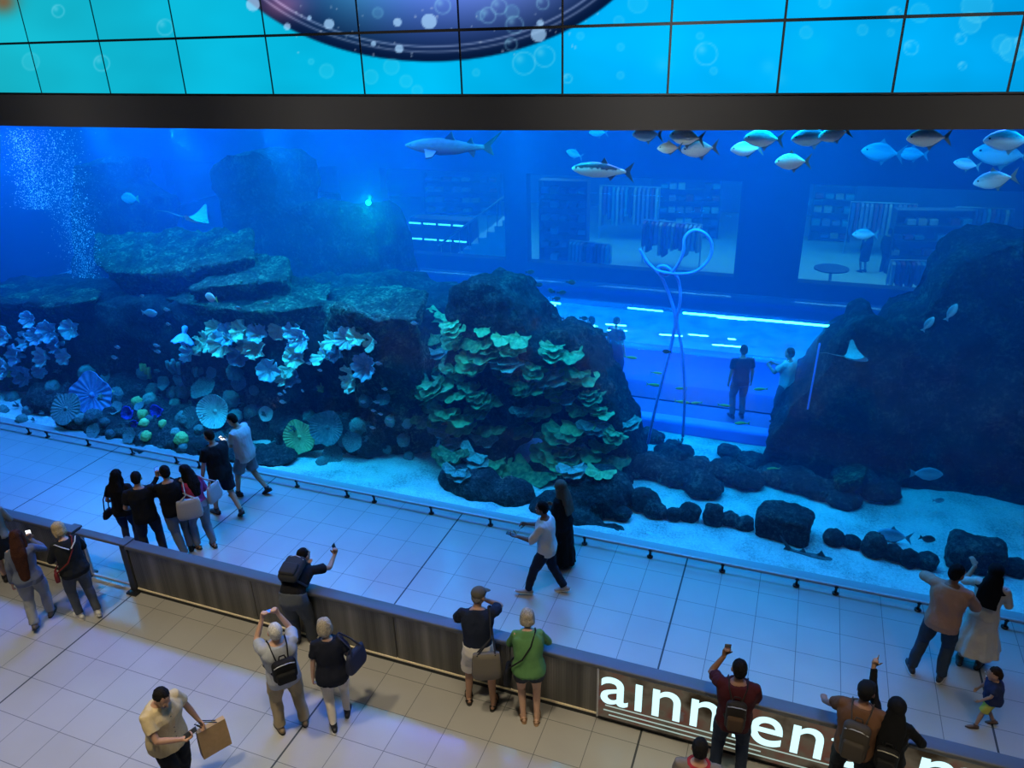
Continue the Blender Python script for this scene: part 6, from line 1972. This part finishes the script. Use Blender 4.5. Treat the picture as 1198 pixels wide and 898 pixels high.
# ================================================================== SHOP mirrored in the front window, built as a solid set behind the tank
M_SFLOOR = simple('shop_floor', (.62, .50, .46, 1), .35, bscale=3)
tag(MB().box((-9, 20.2, -.06), (46, 14.6, .12)).build('floor_shop', M_SFLOOR), 'pinkish shop floor standing in for its reflection in the window', 'floor', kind='structure')
tag(MB().box((-9, 27.6, 3), (46, .3, 6)).build('wall_shop', simple('shop_wall', (.12, .15, .24, 1), .8)), 'back wall of the set standing in for the reflected shop', 'wall', kind='structure')
GAR = [cloth('garment_%d' % i, c) for i, c in enumerate([(.30, .06, .08), (.07, .12, .30), (.45, .42, .40), (.05, .06, .08), (.35, .22, .30), (.12, .30, .35), (.5, .34, .24)])]
M_RACK = simple('rack_steel', (.4, .42, .45, 1), .4, metal=.7)
M_SHELF = simple('dark_shelving', (.05, .06, .10, 1), .6)
def rack(px, py, y, wpx, hpx, label, seed, kind='rail'):
    p = on_y(px, py, y); p[2] = 0 if kind != 'hang' else p[2]
    s = px_size(y, px, py); w_, h_ = wpx * s, hpx * s
    o = thing('clothes_rack' if kind == 'rail' else 'shelf_unit', label, 'rack' if kind == 'rail' else 'shelf', (p[0], y, 0), R(RNG.uniform(-12, 12)), 'shop racks and shelves')
    rr = random.Random(seed)
    if kind == 'rail':
        q = MB(); q.tube([(-w_ / 2, 0, 0), (-w_ / 2, 0, h_), (w_ / 2, 0, h_), (w_ / 2, 0, 0)], .03, 8)
        q.build('frame', M_RACK, o, True)
        n = max(4, int(w_ / .14))
        for i in range(min(n, 14)):
            x = -w_ / 2 + (i + .5) * w_ / min(n, 14)
            l = h_ * rr.uniform(.5, .75)
            g_ = MB(); g_.loft([[(x + a * .045, b * wd, h_ - .04 - z_ * l) for a, b in ((-1, -1), (1, -1), (1, 1), (-1, 1))] for z_, wd in ((0, .05), (.08, .20), (.3, .22), (1, .26))])
            g_.build('garment', GAR[rr.randrange(7)], o)
    else:
        q = MB()
        q.box((0, .25, h_ / 2), (w_, .03, h_))
        for sx in (-1, 1): q.box((sx * w_ / 2, 0, h_ / 2), (.05, .5, h_))
        nr = max(3, int(h_ / .45))
        for i in range(nr + 1): q.box((0, 0, .08 + i * (h_ - .1) / nr), (w_, .5, .04))
        q.build('shelving', M_SHELF, o)
        for i in range(nr):
            k = max(3, int(w_ / .35))
            for j in range(min(k, 8)):
                if rr.random() < .2: continue
                x = -w_ / 2 + (j + .5) * w_ / min(k, 8)
                MB().rbox((x, -.02, .08 + i * (h_ - .1) / nr + .13), (w_ / min(k, 8) * .8, .36, rr.uniform(.14, .26)), .03).build('folded_stack', GAR[rr.randrange(7)], o)
    return o
rack(660, 285, 17, 55, 95, 'tall shelf unit in the reflected shop, left of the looped hose', 1, 'shelf')
rack(735, 262, 21, 70, 62, 'clothes rack in the reflected shop behind the long silver fish', 2)
rack(800, 258, 22, 78, 70, 'wide shelf unit in the reflected shop above the hose loop', 3, 'shelf')
rack(785, 290, 17.5, 70, 52, 'clothes rack in the reflected shop directly behind the hose loop', 4)
rack(690, 300, 15.5, 50, 40, 'low clothes rack in the reflected shop near the dark pier', 5)
rack(975, 240, 23, 44, 64, 'shelf unit in the reflected shop right of the wide dark pier', 6, 'shelf')
rack(1030, 262, 21, 70, 62, 'clothes rack in the reflected shop behind the two shoppers', 7)
rack(1090, 262, 19, 84, 76, 'large dark shelf unit in the reflected shop right of the shoppers', 8, 'shelf')
rack(1075, 300, 16, 60, 44, 'low clothes rack in the reflected shop right of the shoppers', 9)
rack(1150, 255, 21, 60, 64, 'clothes rack at the right end of the reflected shop', 10)
rack(540, 215, 24, 90, 50, 'shelf unit in the reflected shop behind the stairs', 11, 'shelf')
# stairs with a balustrade
st = thing('staircase', 'pale staircase with balustrade in the reflected shop left of the dark pier', 'stairs', (on_y(560, 320, 15)[0], 15.5, 0), R(10))
q = MB()
for i in range(9): q.box((-1.3 + i * .3, 0, .11 + i * .11), (.3, 1.6, .22 + i * .22))
q.build('steps', simple('pale_steps', (.55, .48, .46, 1), .6), st)
q = MB(); q.tube([(-1.5, -.8, 1.0), (1.3, -.8, 3.0)], .04, 8)
for i in range(8): q.tube([(-1.4 + i * .36, -.8, .2 + i * .24), (-1.4 + i * .36, -.8, 1.05 + i * .255)], .018, 6)
q.build('balustrade', M_RACK, st, True)
cn = thing('display_counter', 'counter with two lit strips in the reflected shop left of the staircase', 'counter', (on_y(520, 270, 15.5)[0], 15.5, 0))
MB().rbox((0, 0, .9), (2.6, .7, 1.8), .05).build('body', M_SHELF, cn)
for i in range(8):
    MB().box((-1.05 + (i % 4) * .62, -.37, 1.62 if i < 4 else 1.02), (.5, .03, .05)).build('strip_light', emis('counter_strip', srgb(190, 225, 255), 5.0), cn)
def bench(px, py, y, lenp, label, cols):
    p = on_z(px, py, 0) if y is None else on_y(px, py, y); 
    o = thing('curved_bench', label, 'bench', (p[0], p[1], 0), R(-8))
    s = px_size(p[1], px, py); w_ = lenp * s
    n = len(cols)
    for i, c in enumerate(cols):
        q = MB(); a0, a1 = math.pi * i / n * .6, math.pi * (i + .94) / n * .6
        rings = []
        for a in np.linspace(a0, a1, 6):
            ca, sa = math.cos(a), math.sin(a)
            rings.append([((r - w_ * .2) * ca * 1.0, (r) * sa * .7 - .3, z) for r, z in ((w_ * .45, 0), (w_ * .62, 0), (w_ * .62, .36), (w_ * .55, .44), (w_ * .45, .42))])
        q.loft(rings); q.build('seat_segment', cloth('bench_%d_%d' % (px, i), c), o, True)
    return o
bench(760, 322, 14.6, 80, 'curved colourful striped bench in the reflected shop left of the hose loop', [(.35, .06, .10), (.06, .08, .25), (.35, .15, .30), (.08, .25, .25), (.4, .3, .1)])
bench(1110, 325, 14.4, 90, 'curved bench with a red end in the reflected shop, lower right', [(.06, .08, .16), (.05, .06, .10), (.45, .05, .08), (.06, .08, .16)])
tb = thing('round_table', 'round pedestal table in the reflected shop left of the shoppers', 'table', (*on_y(973, 312, 16)[:2], 0))
MB().tube([(0, 0, .72), (0, 0, .76)], .55, 24, caps='flat').build('tabletop', M_SHELF, tb)
MB().tube([(0, 0, .03), (0, 0, .72)], .05, 10).build('stem', M_RACK, tb); MB().tube([(0, 0, 0), (0, 0, .04)], .4, 20, caps='flat').build('base', M_SHELF, tb)
far_person('shopper in a long dark coat standing in the reflected shop, left of the pair', 1009, 0, 0, -30, 1.62, ('dark_far', (.02, .02, .03)), ('dark_far', (.03, .03, .05)), pose=None) if False else None
for px, lb, rel in ((1009, 'shopper in a long dark coat in the reflected shop, left one of the pair', -40), (1033, 'shopper in dark trousers in the reflected shop, right one of the pair', 30)):
    P_ = on_z(px, 318, 0)
    person(lb, P_[0], P_[1], away(px, 318) + rel, h=1.55, fem=px < 1020, top=(.012, .012, .016), top_name='dark_shopper', sleeve='long', bottom=(.012, .012, .016), bottom_name='dark_shopper', btype='dress' if px < 1020 else 'trousers', hem_z=.45, hair='short', hairc=BLK, voxel=.016, face=False)
for x in (-12, -4, 3):
    area('shop_ceiling_lamp', (x, 18.5, 4.6), (6, 4), 800, (1.0, .50, .45), (x, 18.51, 0))  # added to brighten the reflected shop, reddened against the water's absorption
finalize_remesh()
